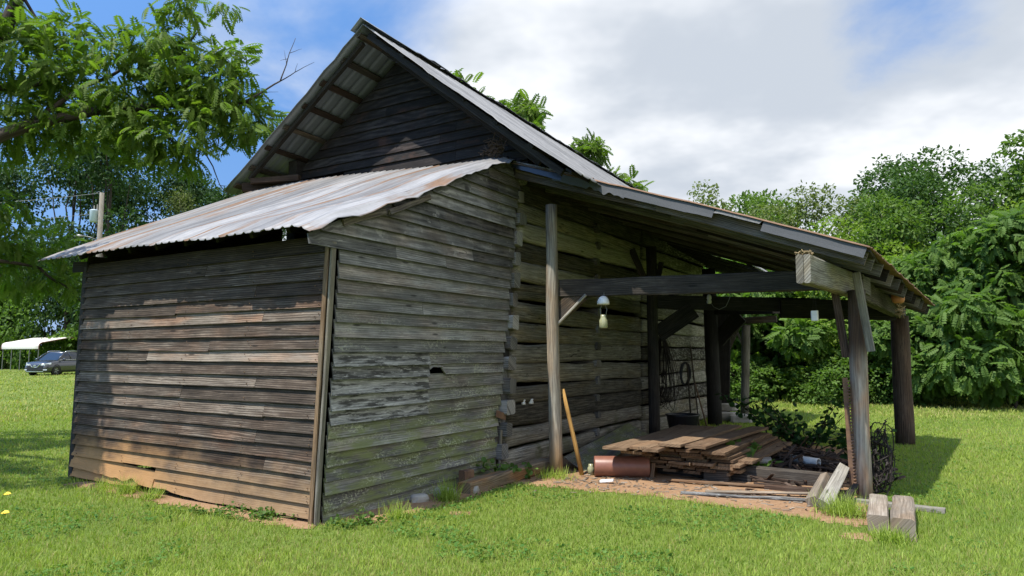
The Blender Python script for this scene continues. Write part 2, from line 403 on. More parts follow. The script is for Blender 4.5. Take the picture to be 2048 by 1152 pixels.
# unseen walls close the lean-to
mb = MB()
for i in range(34):
    z_ = .04 + i * pitch; s_ = max(0., (z_ - 2.72) / .48)
    if s_ < 3.0: clap(mb, lambda s, z: (-4.45 + min(z, 2.6) * .02, s, z), (-1, 0, 0), s_, 3.12, z_, z_ + pitch, rt(), step=.3, clip=lambda s: 2.80 + (s + .42) * .479 - .02)
mb.obj('back_wall', M['front'], barn)

# side wall of the lean-to, boards run up under the curled roof edge
ZS = [(-.42, 2.70), (-.24, 2.78), (.01, 2.91), (.63, 3.16), (1.34, 3.44), (1.94, 3.74), (2.65, 4.04), (3.17, 4.25), (3.5, 4.36)]
def SFs(s, z): return (.055 * z * (1 - s / 9.) + .006 * math.sin(s * 1.6 + z * .5), s, z)
mb = MB(); mbp = MB(); p2 = .1385
def send(z): return 2.97 + .10 * z + .02 * math.sin(z * 7)
row = 0; z = -.02
sj = {3: [1.9], 6: [.9], 9: [2.2], 15: [1.35], 19: [.85, 1.75], 20: [2.3], 22: [1.6], 24: [1.1], 26: [2.2], 28: [2.6]}
while z < 4.22:
    h = p2 + rnd.gauss(0, .004); z1 = z + h
    s1 = send(z)
    s0 = .035 if z1 < 2.66 else -.36
    while pl(ZS, s0) - .03 < z + .02 and s0 < s1: s0 += .02
    if s1 - s0 > .1:
        js = [s0] + [q for q in sj.get(row, []) if s0 + .1 < q < s1 - .1] + [s1]
        if 7 <= row <= 11: js = [s0, 1.52, s1]
        for k, (a, b) in enumerate(zip(js, js[1:])):
            t = rt(.5, .28)
            if z > 2.5: t = (t[0] * .8, t[1], t[2])
            ed = None; tgt = mb; pr = .030
            if 7 <= row <= 11 and k == 0:
                tgt = mbp; pr = .042; ed = lambda s, r=row: .006 * MN.noise((s * 2, r, 1))
            if row == 10 and k == 1: ed = lambda s: max(0, .085 * min(1, max(0, 1 - abs(s - 1.64) / .17) * 2.2) + .02 * MN.noise((s * 14, 3, 3)) * (abs(s - 1.64) < .16))
            clap(tgt, SFs, (1, 0, 0), a + .002, b - .002, z + (.02 if (row == 10 and k == 1) else 0), z1, t, prot=pr, clip=lambda s: pl(ZS, s) - .03, edge=ed, tilt=rnd.gauss(0, .005))
    z = z1; row += 1
sw = mb.obj('side_wall', M['side'], barn)
mbp.obj('repair_boards', M['patch'], sw, label='five bleached boards patched over the side wall')
mb = MB()   # dark rotten hole in a board is a real gap with the black interior behind; a rusty strap and a lath at its right end
mb.beam((.10, 2.90, .82), (.11, 3.12, .76), .09, .006); mb.obj('rusty_strap', M['rustiron'], barn)
mb = MB(); mb.beam((.08, 3.0, .02), (.10, 3.02, .60), .035, .03, up=(1, 0, 0)); mb.obj('lath', M['grey'], barn)

# lean-to roof: corrugated sheets from the eave to the gable, bent down along its right edge
ZR = [(-.44, 2.76), (-.24, 2.84), (.01, 2.98), (.63, 3.22), (1.34, 3.50), (1.94, 3.79), (2.65, 4.09), (3.17, 4.30), (3.4, 4.34)]
def shed_z(x, y):
    zr_ = pl(ZR, y); zl_ = 2.80 + (y + .42) * (4.50 - 2.80) / 3.55
    q = min(1, max(0, (x + 5.) / 5.2))
    return lerp(zl_, zr_, q * q * (3 - 2 * q)) + .012 * MN.noise((x * .8, y * .7, 2))
def shed_fn(u, v):
    x = lerp(-4.84, .27, u)
    sheet_i = math.floor((x + 5.02) / .66); rr = MN.noise((sheet_i * 3.7, .5, 0))
    y0 = -.40 + .09 * rr + .02 * MN.noise((x * 6, 1, 1)); y = lerp(y0, 3.14 + .015 * rr, v)
    ph = (x + 5.02) / .132 * 2 * math.pi
    c = math.cos(ph); z = shed_z(x, y) + .020 * max(0, c) ** 2.2
    z += .006 * rr
    if v < .06: z -= (.06 - v) / .06 * (.012 + .03 * max(0, MN.noise((x * 1.9, 5, 2))))
    e = max(0, (x - .02) / .25)
    z -= (.09 + .07 * MN.noise((y * 1.7, 4, 4)) + .05 * MN.noise((y * 6, 2, 2))) * e ** 1.6
    x += .03 * MN.noise((y * 2.3, 7, 0)) * e
    return (x, y, z)
def shed_tint(u, v):
    x = lerp(-4.84, .27, u)
    si = math.floor((x + 5.02) / .66)
    base = .62 * abs(MN.noise((si * 2.3, 8, 0))) + .10
    base += .42 * max(0, 1 - (x + 4.84) / .9) * (1.1 - v * .4)
    if x > .08: base += .12 + .45 * max(0, MN.noise((v * 5., 3, 7)) + .25)
    if abs(((x + 5.02) % .66) - .03) < .04: base += .3
    return (base, .5 + .75 * MN.noise((si * 5.1, 2, 2)) + .45 * MN.noise((math.floor((x + 5.02) / .132) * 1.7, v * 1.2, 2)) + .25 * min(1, (x + 4.8) / 3.), .5)
sheet('shed_roof', shed_fn, 300, 36, M['shedroof'], (5.3, 3.6), barn, tint=shed_tint, solid=.003)
# its rafters, plate and purlins
for i in range(9):
    x = -4.55 + i * .58
    mb = MB(); mb.beam((x, -.04, shed_z(x, -.04) - .10), (x, 3.0, shed_z(x, 3.0) - .10), .11, .05, seg=4); mb.obj('rafter', M['dark'], barn)
mb = MB(); mb.beam((-4.72, -.02, 2.74), (-4.35, -.02, 2.72), .14, .03, wob=.012); mb.obj('fascia_board', M['dark'], barn)
mb = MB(); mb.beam((-4.5, .06, 2.66), (.1, .06, 2.66), .12, .1); mb.obj('wall_plate', M['dark'], barn)
mb = MB()
mb.beam((.20, .05, 2.86), (.22, .62, 3.07), .07, .03, wob=.012); mb.beam((.24, .66, 3.06), (.22, 1.35, 3.36), .06, .03, wob=.014)
mb.obj('rake_board', M['beam'], barn, label='broken grey board hanging under the curled roof edge')

# main roof
RX = -2.07
def ridge_z(y): return 6.50 - .037 * (y - 2.55)
def main_fn(side):
    def fn(u, v):       # u along the ridge, v down the slope
        y = lerp(2.55, 13.65, u)
        x1, z1 = (1.52, 3.70) if side > 0 else (-5.27, 4.35)
        q = v + (.012 * MN.noise((math.floor(y / .6) * 2.7, side, 1)) if v > .9 else 0)
        x = lerp(RX, x1, q); zb = z1 - .02 * (y - 2.55)
        z = lerp(ridge_z(y), zb, q) - .05 * math.sin(q * math.pi) * (1 if side > 0 else .3)
        ph = y / .20 * 2 * math.pi
        c = math.cos(ph); rib = .022 * max(0, c) ** 3
        z += rib + .012 * MN.noise((y * .9, v * 3, side)) + .004 * MN.noise((y * 7, v * 9, 3))
        ov = (v * 3.0) % 1.0; z += .018 * (ov - .5)
        if u < .02: x += .012 * MN.noise((v * 25, 2, 2)); y += .03 * MN.noise((v * 14, side, 5))
        return (x, y, z)
    return fn
sheet('main_roof', main_fn(1), 440, 40, M['mainroof'], (11.1, 4.5), barn, tint=lambda u, v: (.3, .5 + .6 * MN.noise((math.floor(u * 11.1 / .6) * 3.3, math.floor(v * 3.) * 2.1, 4)), .5), solid=.004, label='long right slope of weathered tin with standing ribs')
sheet('main_roof', main_fn(-1), 440, 16, M['spangle'], (11.1, 3.9), barn, solid=.004, label='left slope seen from below as blue grey metal')
# ridge: bent sheet over the tip, then a ragged row of tar shingles
def cap_fn(u, v):
    y = lerp(2.50, 3.75, u); t = (v - .5) * 2
    return (RX + t * .20 + .01 * MN.noise((y * 5, v, 0)), y, ridge_z(y) + .075 - abs(t) * .155 + .006 * MN.noise((y * 4, v * 3, 2)))
sheet('ridge_cap', cap_fn, 14, 6, M['spangle'], (1.2, .4), barn, solid=.004)
mb = MB(); y = 3.6
while y < 13.6:
    L = rnd.uniform(.22, .5); a = rnd.uniform(.01, .05); lift = rnd.uniform(.03, .065)
    for sgn in (-1, 1):
        w = rnd.uniform(.15, .24)
        p = [V((RX, y, ridge_z(y) + lift)), V((RX, y + L, ridge_z(y + L) + lift + a * .3))]
        q = [V((RX + sgn * w, y + L, ridge_z(y + L) - w * .72 + lift + .03)), V((RX + sgn * w, y, ridge_z(y) - w * .72 + lift + .03 + a * .4))]
        dn = V((0, 0, -.012))
        r0 = [p[0], q[1], q[1] + dn, p[0] + dn]; r1 = [p[1], q[0], q[0] + dn, p[1] + dn]
        mb.rings([r0, r1], rt())
    y += L * .86
mb.obj('ridge_shingles', M['tar'], barn)
# purlins under both slopes and the barge rafters at the gable
def under(side, q, y, d):
    x1, z1 = (1.52, 3.70) if side > 0 else (-5.27, 4.35)
    x = lerp(RX, x1, q); z = lerp(ridge_z(y), z1 - .02 * (y - 2.55), q) - .05 * math.sin(q * math.pi) * (1 if side > 0 else .3)
    n = V((z1 - 6.5, 0, -(x1 - RX))).normalized(); n = n if n.z > 0 else -n
    return V((x, y, z)) - n * d
for q in (.045, .17, .30, .43, .56, .69, .82, .94):
    mb = MB(); mb.beam(under(-1, q, 2.62 + rnd.uniform(-.03, .05), .035), under(-1, q, 3.5, .035), .10 + rnd.uniform(-.01, .02), .03, up=(-.83, 0, -.56), seg=4, wob=.006)
    mb.obj('purlin', M['brownpole'] if rnd.random() < .6 else M['beam'], barn)
for q in (.05, .2, .35, .5, .65, .8, .95):
    mb = MB(); mb.beam(under(1, q, 2.64, .04), under(1, q, 13.4, .04), .10, .03, up=(.78, 0, -.62), seg=6); mb.obj('purlin', M['dark'], barn)
mb = MB(); mb.beam(under(-1, .06, 2.72, .085), under(-1, .87, 2.74, .085), .075, .06, up=(0, 1, 0), seg=8); mb.obj('barge_rafter', M['dark'], barn)
mb = MB(); mb.beam(under(1, .02, 2.68, .105), under(1, .93, 2.70, .105), .05, .09, up=(0, 1, 0), seg=8, wob=.01); mb.obj('barge_rafter', M['dark'], barn)
mb = MB(); mb.beam(under(1, .02, 3.05, .14), under(1, .80, 3.05, .14), .05, .16, up=(0, 1, 0), seg=8); mb.obj('barge_rafter', M['gable'], barn)
mb = MB()
mb.beam((-4.78, 2.75, 4.50), (-4.0, 3.10, 4.53), .10, .10, wob=.01)
mb.beam((-4.95, 2.70, 4.40), (-4.3, 3.3, 4.46), .16, .1, wob=.015)
mb.obj('lookout_beam', M['brownpole'], barn)

# tarred gable wall
def SFg(s, z): return (s, 3.36 - .02 * math.sin(z * 2), z)
def gclip(s):
    zl_ = lerp(6.48, 4.35, (RX - s) / 3.2) if s < RX else lerp(6.48, 3.70, (s - RX) / 3.59)
    return zl_ - .25
mb = MB(); z = 4.10; r = 0
while z < 6.2:
    h = .155 + rnd.gauss(0, .006)
    a = -4.32; b = .34
    while gclip(a) < z + .03 and a < b: a += .02
    while gclip(b) < z + .03 and a < b: b -= .02
    if b - a > .1:
        js = [a] + [q for q in {1: [-3.2], 2: [-3.2, -.9], 3: [-.9], 4: [-1.2], 5: [-.9], 8: [-2.3], 9: [-1.4]}.get(r, []) if a + .1 < q < b - .1] + [b]
        for k, (a_, b_) in enumerate(zip(js, js[1:])):
            if r in (1, 2) and k == 0: continue      # missing boards low on the left
            clap(mb, SFg, (0, -1, 0), a_ + .002, b_ - .002, z, z + h, rt(.5, .3), clip=gclip, tilt=rnd.gauss(0, .006))
    z += h; r += 1
gw = mb.obj('gable_wall', M['gable'], barn)
mb = MB(); z = 3.9
while z < 5.9:
    a, b = -4.32, .2
    while gclip(a) - .40 < z + .03 and a < b: a += .04
    while gclip(b) - .40 < z + .03 and a < b: b -= .04
    if b - a > .1: clap(mb, lambda s, z: (s, 12.42, z), (0, 1, 0), a, b, z, z + .2, rt(), clip=lambda s: gclip(s) - .40, step=.3)
    z += .2
mb.obj('gable_wall', M['gable'], barn)
mb = MB()
mb.beam((-4.35, 3.3, 4.12), (.2, 3.3, 4.12), .2, .2); mb.obj('tie_beam', M['dark'], barn)
mb = MB()
for i, (x, y, z, r) in enumerate(((-.02, 3.02, 4.45, .10), (.08, 3.0, 4.38, .09), (-.12, 3.03, 4.36, .08), (.03, 2.98, 4.33, .1))):
    for k in range(26):
        d = V((rnd.gauss(0, 1), rnd.gauss(0, .6), rnd.gauss(0, .8))).normalized(); p = V((x, y, z)) + d * r * rnd.uniform(.3, 1); e = V((rnd.gauss(0, 1), rnd.gauss(0, .4), rnd.gauss(0, .5))).normalized() * .09
        mb.beam(p - e, p + e, .006, .006, seg=2, wob=.004)
o = mb.obj('bird_nest', M['nest']); o.location = BO; o.rotation_euler = (0, 0, BR)
props(o, 'tangled brown straw nest tucked in the gable corner under the right eave', 'nest')

# log wall towards the open shed: two pens of hewn logs with black gaps
mb = MB(); pitchl = .286
def logring(y, z, h, d, sd_, x0):
    pts = []
    for k in range(14):
        t = 2 * math.pi * k / 14
        c, s_ = math.cos(t), math.sin(t)
        ex = math.copysign(abs(c) ** .45, c); ez = math.copysign(abs(s_) ** .55, s_)
        w = 1 + .10 * MN.noise((y * 1.6 + c, sd_ + s_, 1)) + .05 * MN.noise((y * 6 + c * 3, sd_ + s_ * 3, 4))
        pts.append(V((x0 + d * .5 * ex * w, y, z + h * .5 * ez * w)))
    return pts
def add_log(ya, yb, z, h, d=.17, x0=-.01, slope=0.):
    sd_ = rnd.random() * 99; n = int((yb - ya) / .12); rg = []
    for i in range(n + 1):
        y = lerp(ya, yb, i / n)
        zc_ = z + slope * (y - ya) + .028 * MN.noise((y * .55, sd_, 0)); xo = x0 + .022 * MN.noise((y * .5, sd_ + 5, 0)) + .05 * (z - 1.5) * .25
        hh = h * (1 + .14 * MN.noise((y * .7, sd_ + 9, 0)))
        rg.append(logring(y, zc_, hh, d, sd_, xo))
    mb.rings(rg, rt(.5, .3))
for i in range(14):
    z = .17 + i * pitchl
    h = .276 + rnd.gauss(0, .014)
    if i == 0: z += .02; h = .24
    if i in (1, 3, 8): h -= .04
    add_log(3.14 + .10 * z, 7.98 + .05 * rnd.random(), z, h, slope=rnd.gauss(0, .004) - (.010 if i < 2 else 0) + (.02 if i == 1 else 0))
lw = mb.obj('log_wall', M['log'], barn, smooth=True)
mb = MB()
for i in range(14):
    z = .10 + i * pitchl + .05
    add_log(8.06 + .06 * rnd.random(), 12.35, z, .262 + rnd.gauss(0, .01), slope=rnd.gauss(0, .004))
mb.obj('log_wall', M['log'], barn, smooth=True, label='farther pen of paler logs with white patches')
# notched ends of the cross logs at the corner, at the middle partition and between the pens
mb = MB(); mb2 = MB()
for i in range(14):
    z = .17 + i * pitchl + .143; x = .055 * (z - 1.5) * .25
    y = 3.06 + .10 * z + rnd.gauss(0, .015)
    mb.beam((-.5, y, z), (x + .155 + rnd.gauss(0, .02), y + rnd.gauss(0, .01), z + rnd.gauss(0, .008)), .175 + rnd.gauss(0, .015), .17 + rnd.gauss(0, .02), wob=.02, bev=.02, seg=5, tint=rt(.55, .4))
    mb.beam((-.3, y - .04, z + .14), (x + .06 + rnd.gauss(0, .015), y - .02, z + .14), .12, .15, wob=.02, bev=.02, seg=4, tint=rt(.35, .3))
    y = 6.02 + rnd.gauss(0, .03)
    mb2.beam((-.4, y, z - .03), (x + .11 + rnd.gauss(0, .012), y, z - .03), .125 + rnd.gauss(0, .012), .13 + rnd.gauss(0, .02), wob=.016, bev=.02, seg=4, tint=rt(.5, .3))
mb.obj('log_ends', M['endgrain'], barn, label='notched log ends stacked at the barn corner')
mb2.obj('log_ends', M['endgrain'], barn)
# closing walls of the log pens (mostly unseen, keep the inside dark)
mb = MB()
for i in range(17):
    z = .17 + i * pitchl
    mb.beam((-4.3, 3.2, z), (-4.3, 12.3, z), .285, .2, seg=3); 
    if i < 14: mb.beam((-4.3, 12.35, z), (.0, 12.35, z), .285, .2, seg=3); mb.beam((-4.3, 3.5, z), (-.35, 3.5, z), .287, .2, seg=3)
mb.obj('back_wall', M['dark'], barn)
mb = MB()
for k in range(12): mb.beam((-4.1, 3.5 + k * .75, 3.62), (-.15, 3.5 + k * .75, 3.62), .03, .74, seg=2)
mb.obj('loft_sky_block', M['dark'], barn)  # unseen boards added to block sky showing through the log gaps
mb = MB(); mb.beam((.0, 3.45, 4.02), (.0, 12.4, 3.98), .18, .2, wob=.015); mb.obj('wall_plate', M['beam'], barn)

# ------------------------------------------------------------------ open pole shed along the log wall
def zc(x, y): return 4.17 - .353 * (x - .2) - .012 * (y - 3.2) + .03 * math.sin(max(0, min(1, (x - .2) / 4.3)) * math.pi)
def xe(y): return 4.45 + (y - 3.2) / 6.4 * .43
Y0, Y1 = 3.18, 9.65
def pr_fn(u, v):
    y = lerp(Y0 - .065, Y1, v); x = lerp(.12, xe(y) + .05 + .03 * MN.noise((math.floor(y * 5) * 1.7, 3, 0)), u)
    z = zc(x, y) + .012 + .010 * math.cos(y / .075 * 2 * math.pi) + .008 * MN.noise((x * 2, y * 2, 0))
    if u > .99: z += .018 * MN.noise((y * 9, 6, 1))
    if v < .03: z += .008 * MN.noise((x * 7, 1, 1))
    return (x, y, z)
sheet('porch_roof', pr_fn, 26, 420, M['rustroof'], (4.4, 6.4), barn, tint=lambda u, v: (.25 + .5 * u, .5, .5), solid=.003)
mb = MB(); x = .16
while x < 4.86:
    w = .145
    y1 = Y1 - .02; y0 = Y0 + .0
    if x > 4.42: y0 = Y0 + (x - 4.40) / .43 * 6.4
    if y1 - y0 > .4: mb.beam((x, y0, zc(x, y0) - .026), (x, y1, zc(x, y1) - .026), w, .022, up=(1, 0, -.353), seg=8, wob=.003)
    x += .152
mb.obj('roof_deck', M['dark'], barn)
nr = 14
M['rafter'] = wood('rafter_wood', (.02, .019, .017), (.085, .08, .07), (.22, .21, .19), hue=(.28, .22, .16), huef=.25, amp=.4)
for i in range(nr):
    y = Y0 + .06 + i * (Y1 - .12 - Y0 - .06) / (nr - 1)
    xs = xe(y) - .03
    mb = MB(); mb.beam((.14, y, zc(.14, y) - .112), (xs * .5, y, zc(xs * .5, y) - .112), .145, .042, seg=6, wob=.005, tint=rt(.45, .3))
    mb.beam((xs * .5, y, zc(xs * .5, y) - .112), (xs + rnd.gauss(0, .012), y, zc(xs, y) - .112), .145, .042, seg=6, wob=.005, tint=rt(.5, .3))
    mb.obj('rafter', M['beam'] if i == 0 or i % 3 == 0 else M['rafter'], barn)
# tar-paper strips folded down over the front edge
def strip(x0, x1, drop0, drop1, mat, ragged=0., n=14, lab=None, dz=0.):
    def fn(u, v):
        x = lerp(x0, x1, u); y = Y0 - .04 - .012 * v - .006 * MN.noise((x * 4, v, 1))
        dr = lerp(drop0, drop1, u) + ragged * MN.noise((x * 11, 2, 2))
        xx = x - .04 * v
        return (xx, y, zc(x, y) + .004 + dz - v * dr)
    sheet('roof_flap', fn, n, 3, mat, (x1 - x0, .2), barn, solid=.004, label=lab, smooth=False)
strip(.22, .98, .05, .085, M['tarblue'], .008, lab='shiny dark flashing strip')
strip(.86, 1.36, .09, .10, M['tar'], .012, dz=-.012)
strip(1.32, 1.86, .10, .115, M['tar'], .05, n=26, dz=-.006, lab='torn tar paper flap')
strip(1.84, 2.64, .112, .115, M['tar'], .006)
strip(2.62, 2.93, .115, .105, M['tar'], .005, dz=.004)
strip(2.95, 3.45, .035, .035, M['peel'], .012)
strip(3.46, 4.46, .11, .11, M['tar'], .006)
mb = MB(); mb.beam((.2, Y0 - .02, zc(.2, Y0) + .03), (1.4, Y0 - .02, zc(1.4, Y0) + .03), .02, .03); mb.obj('drip_edge', M['shedroof'], barn)

# posts
def post(name_mat, pts, rads, **kw):
    mb = MB(); n = 14; P = []; Rr = []
    for (a, b), (ra, rb) in zip(zip(pts, pts[1:]), zip(rads, rads[1:])):
        for k in range(6): P.append(V(a).lerp(V(b), k / 6)); Rr.append(lerp(ra, rb, k / 6))
    P.append(V(pts[-1])); Rr.append(rads[-1])
    mb.pole(P, Rr, n=n, rough=.10)
    return mb.obj('post', M[name_mat], barn, smooth=True, **kw)
pm = wood('stained_grey_pole', (.07, .06, .05), (.21, .19, .155), (.40, .38, .32), hue=(.32, .22, .13), huef=.3, ringf=30, amp=.3,
          extra=lambda g, col, v: g.mix(g.m('MULTIPLY', g.step(g.n('SeparateXYZ', {0: g.n('TexCoord').outputs['Object']}).outputs[2], .55, .1), .75), col, (.27, .16, .065)))
M['pole1'] = pm
M['pole2'] = wood('brown_and_grey_pole', (.05, .034, .024), (.21, .17, .13), (.42, .37, .30), hue=(.32, .18, .1), huef=.4, ringf=30, amp=.3,
          extra=lambda g, col, v: g.mix(g.m('MULTIPLY', g.step(g.n('SeparateXYZ', {0: g.n('TexCoord').outputs['Object']}).outputs[2], 1.25, 1.75), .85), col, (.02, .014, .011)))
post('pole1', [(.66, 3.50, -.05), (.60, 3.52, 1.9), (.585, 3.53, 3.62)], [.088, .083, .08], label='weathered grey round post with ochre foot')
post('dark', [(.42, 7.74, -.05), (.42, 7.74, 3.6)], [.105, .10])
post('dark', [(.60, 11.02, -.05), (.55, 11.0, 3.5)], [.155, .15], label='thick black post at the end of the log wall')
post('pole2', [(4.21, 4.16, -.05), (4.225, 4.17, 1.5), (4.24, 4.19, 2.32)], [.098, .096, .094], label='round outer post grey below and dark above')
post('brownpole', [(4.37, 9.52, -.05), (4.38, 9.52, 2.26)], [.155, .145], label='dark brown bark covered corner post')
post('grey', [(.74, 13.08, -.05), (.86, 13.02, 2.3)], [.10, .10])
# cross beams and header
mb = MB(); mb.beam((.66, 3.62, 2.47), (3.98, 4.02, 2.44), .235, .10, up=(0, 0, 1), wob=.012, seg=16, bev=.012)
mb.obj('cross_beam', M['beam'], barn)
mb = MB(); mb.beam((.45, 7.80, 2.56), (3.2, 8.6, 2.44), .25, .10, wob=.01, bev=.012); mb.beam((2.6, 8.30, 2.39), (4.35, 9.0, 2.33), .34, .10, wob=.01, bev=.012)
mb.obj('cross_beam', M['dark'], barn)
mb = MB(); mb.beam((.5, 11.0, 2.58), (3.6, 10.2, 2.5), .24, .1, wob=.01); mb.obj('cross_beam', M['dark'], barn)
mb = MB()
mb.beam((3.90, 2.60, 2.43), (4.12, 5.1, 2.43), .29, .065, wob=.012, bev=.014, seg=12, tint=(.62, .6, .3))
mb.beam((3.965, 2.61, 2.43), (4.19, 5.1, 2.43), .285, .07, wob=.012, bev=.014, seg=12, tint=(.72, .4, .7))
M['header'] = wood('mossy_header_wood', (.025, .023, .019), (.11, .10, .08), (.31, .295, .25), hue=(.28, .22, .12), huef=.4, amp=.5)
hd = mb.obj('header_beam', M['header'], barn, label='grey double header sticking out past the roof')
mb = MB(); mb.beam((4.12, 5.1, 2.42), (4.36, 9.95, 2.34), .27, .065, wob=.01, bev=.012); mb.beam((4.19, 5.1, 2.42), (4.43, 9.96, 2.34), .265, .07, wob=.01, bev=.012)
mb.obj('header_beam', M['beam'], barn)
mb = MB()
for k in range(60):
    p = V((3.93 + rnd.uniform(-.06, .07), 2.62 + rnd.uniform(0, .12), 2.585 + rnd.uniform(-.01, .02))); e = V((rnd.gauss(0, 1), rnd.gauss(0, 1), rnd.gauss(0, .5))).normalized() * .03
    mb.beam(p - e, p + e, .012, .012, seg=2)
mb.obj('rotten_top', M['straw'], hd)
mb = MB(); mb.beam((4.26, 4.6, 2.44), (4.30, 5.05, 2.42), .22, .03, wob=.008); mb.obj('splice_board', M['grey'], barn)
# braces
for a, b, h, w, mt in (((4.27, 3.90, 2.50), (4.37, 4.06, 1.62), .085, .04, 'grey'), ((4.00, 4.22, 2.36), (4.09, 4.26, 1.55), .085, .05, 'brownpole'),
                       ((.62, 3.60, 2.10), (.98, 3.64, 2.40), .24, .04, 'beam'), ((.655, 3.56, 1.98), (1.06, 3.61, 2.37), .035, .05, 'grey'),
                       ((.50, 7.80, 1.95), (1.15, 7.95, 2.40), .32, .05, 'dark'), ((.12, 7.5, 3.55), (.45, 7.70, 2.62), .12, .06, 'beam'), ((.62, 7.74, 3.3), (.44, 7.74, 2.6), .10, .05, 'dark'),
                       ((.70, 11.1, 1.9), (1.25, 10.95, 2.42), .35, .06, 'dark')):
    mb = MB(); mb.beam(a, b, h, w, up=(1, 0, 0) if abs(a[2] - b[2]) > abs(a[0] - b[0]) else (0, 0, 1), wob=.008, bev=.01)
    mb.obj('brace', M[mt], barn)
# far bay behind the log wall
mb = MB(); mb.beam((.30, 12.55, -.02), (.42, 12.5, 2.6), .42, .06, up=(1, 0, 0), wob=.02); mb.obj('wide_board', M['dark'], barn)
mb = MB(); mb.beam((.0, 12.9, .75), (.72, 12.9, 2.3), .10, .04, up=(1, 0, 0)); mb.obj('brace', M['beam'], barn)
mb = MB(); mb.beam((.52, 13.0, 2.45), (.80, 13.0, 1.7), .05, .03, up=(1, 0, 0)); mb.obj('brace', M['grey'], barn)
mb = MB(); mb.beam((.1, 12.2, 1.05), (.05, 12.2, 2.2), .06, .03, up=(1, 0, 0)); mb.obj('brace', M['grey'], barn)
mb = MB(); mb.beam((-.1, 13.05, 2.38), (1.6, 12.95, 2.42), .16, .1, wob=.01); mb.obj('cross_beam', M['beam'], barn)
mb = MB()
for k in range(12):
    y = 9.7 + k * .33
    mb.beam((-.1, y, 4.0 - .02 * k), (1.9, y, 3.3 - .02 * k), .33, .02, up=(0, 1, 0), seg=3)
mb.obj('roof_deck', M['dark'], barn)
# ------------------------------------------------------------------ loose things in and around the barn
def at(o, x, y, z=0., rz=0.):
    p = BL(x, y, z); o.location = p; o.rotation_euler = (0, 0, BR + rz); return o
def lone(name, mb, mat, x, y, z, label, cat, rz=0., group=None, smooth=False):
    return at(mb.obj(name, mat, smooth=smooth, label=label, cat=cat, group=group), x, y, z, rz)

# plank pile: every board is its own thing, laid crosswise courses running away from the viewer
PG = 'sawn boards stacked in the pile'
def plank_me(w, L, t):
    mb = MB(); mb.beam((0, 0, 0), (0, L, 0), .034, w, wob=.006, bev=.003, seg=9, sag=rnd.uniform(-.008, .012), tint=t); return mb
course = [
    # z, y0, [(x, width, length, yoff, rz)]
    (.100, 4.10, [(1.98, .17, 2.6, 0, 0), (2.28, .21, 2.6, -.02, 0), (2.62, .26, 2.5, .02, -.01)]),
    (.140, 4.06, [(1.88, .24, 2.6, 0, 0), (2.20, .22, 2.6, .05, 0), (2.46, .24, 2.6, .02, .0), (2.74, .25, 2.7, .1, 0)]),
    (.180, 4.00, [(1.80, .26, 2.5, .05, .01), (2.09, .22, 2.5, 0, 0), (2.36, .26, 2.6, .07, 0), (2.66, .28, 2.8, .06, -.02)]),
    (.222, 3.98, [(1.86, .27, 2.5, .0, .01), (2.17, .28, 2.5, -.05, 0), (2.46, .26, 2.5, -.02, 0), (2.75, .27, 2.7, .10, -.02)]),
    (.262, 3.95, [(1.76, .26, 2.6, -.02, .02), (2.05, .27, 2.6, .0, 0), (2.35, .27, 2.6, .12, 0), (2.66, .27, 2.6, .16, -.015)]),
    (.302, 3.86, [(1.70, .28, 2.6, .0, .02), (2.02, .27, 2.6, .16, 0), (2.32, .28, 2.6, .12, 0), (2.62, .27, 2.6, .2, -.01)]),
    (.342, 3.82, [(2.02, .27, 2.6, .12, 0), (2.32, .27, 2.6, .10, 0), (2.60, .26, 2.6, .16, -.01)]),
    (.382, 3.80, [(1.98, .27, 2.6, .10, .01), (2.29, .29, 2.6, .08, 0), (2.60, .29, 2.5, .12, -.005)]),
]
nl = len(course)
for ci, (z, y0, bs) in enumerate(course):
    for k, (x, w, L, dy, rz) in enumerate(bs):
        lab = 'brown sawn board in the lower half of the plank pile' if ci < 5 else 'brown sawn board just beneath the top layer of the plank pile'
        if ci == nl - 1 and k == 2: lab = 'wide tan board on the right edge of the plank pile top'
        b_ = plank_me(w, L, (rnd.uniform(.3, .7), rnd.random(), rnd.random()))
        lone('plank', b_, M['plank'], x, y0 + dy, z + .004 * ((k * 7 + ci) % 3 - 1), lab, 'plank', rz + rnd.gauss(0, .006), PG)
for x, y0, z, w, L, rz, lab in (
    (1.52, 3.42, .415, .32, 3.1, .02, 'long dull brown board leftmost on the plank pile, its end overhanging'),
    (1.82, 3.50, .43, .26, 2.9, .015, 'long brown board second from the left across the pile top'),
    (1.98, 3.44, .422, .20, 1.3, .06, 'short thick light brown board end at the front of the pile top'),
    (2.12, 3.72, .465, .29, 2.75, -.02, 'highest wide brown board lying on top of the plank pile'),
    (2.44, 3.74, .462, .26, 2.7, -.06, 'highest board slanting across the right part of the pile top'),
    (2.88, 4.3, .245, .2, 2.3, -.02, 'pale tan board along the right side of the plank pile'),
    (1.66, 3.62, .355, .28, 2.4, .02, 'dark brown board under the overhanging left boards of the pile')):
    lone('plank', plank_me(w, L, (rnd.uniform(.5, .75), rnd.random(), rnd.random())), M['plank'], x, y0, z, lab, 'plank', rz, PG)
for i, (y, x0) in enumerate(((4.35, 1.75), (5.3, 1.7), (6.3, 1.7))):
    mb = MB(); mb.beam((0, 0, 0), (1.2, 0, 0), .085, .09, wob=.006)
    lone('bearer', mb, M['dark'], x0, y, .04, 'dark timber bearer on the dirt under the plank pile', 'timber', group='bearers under the plank pile')

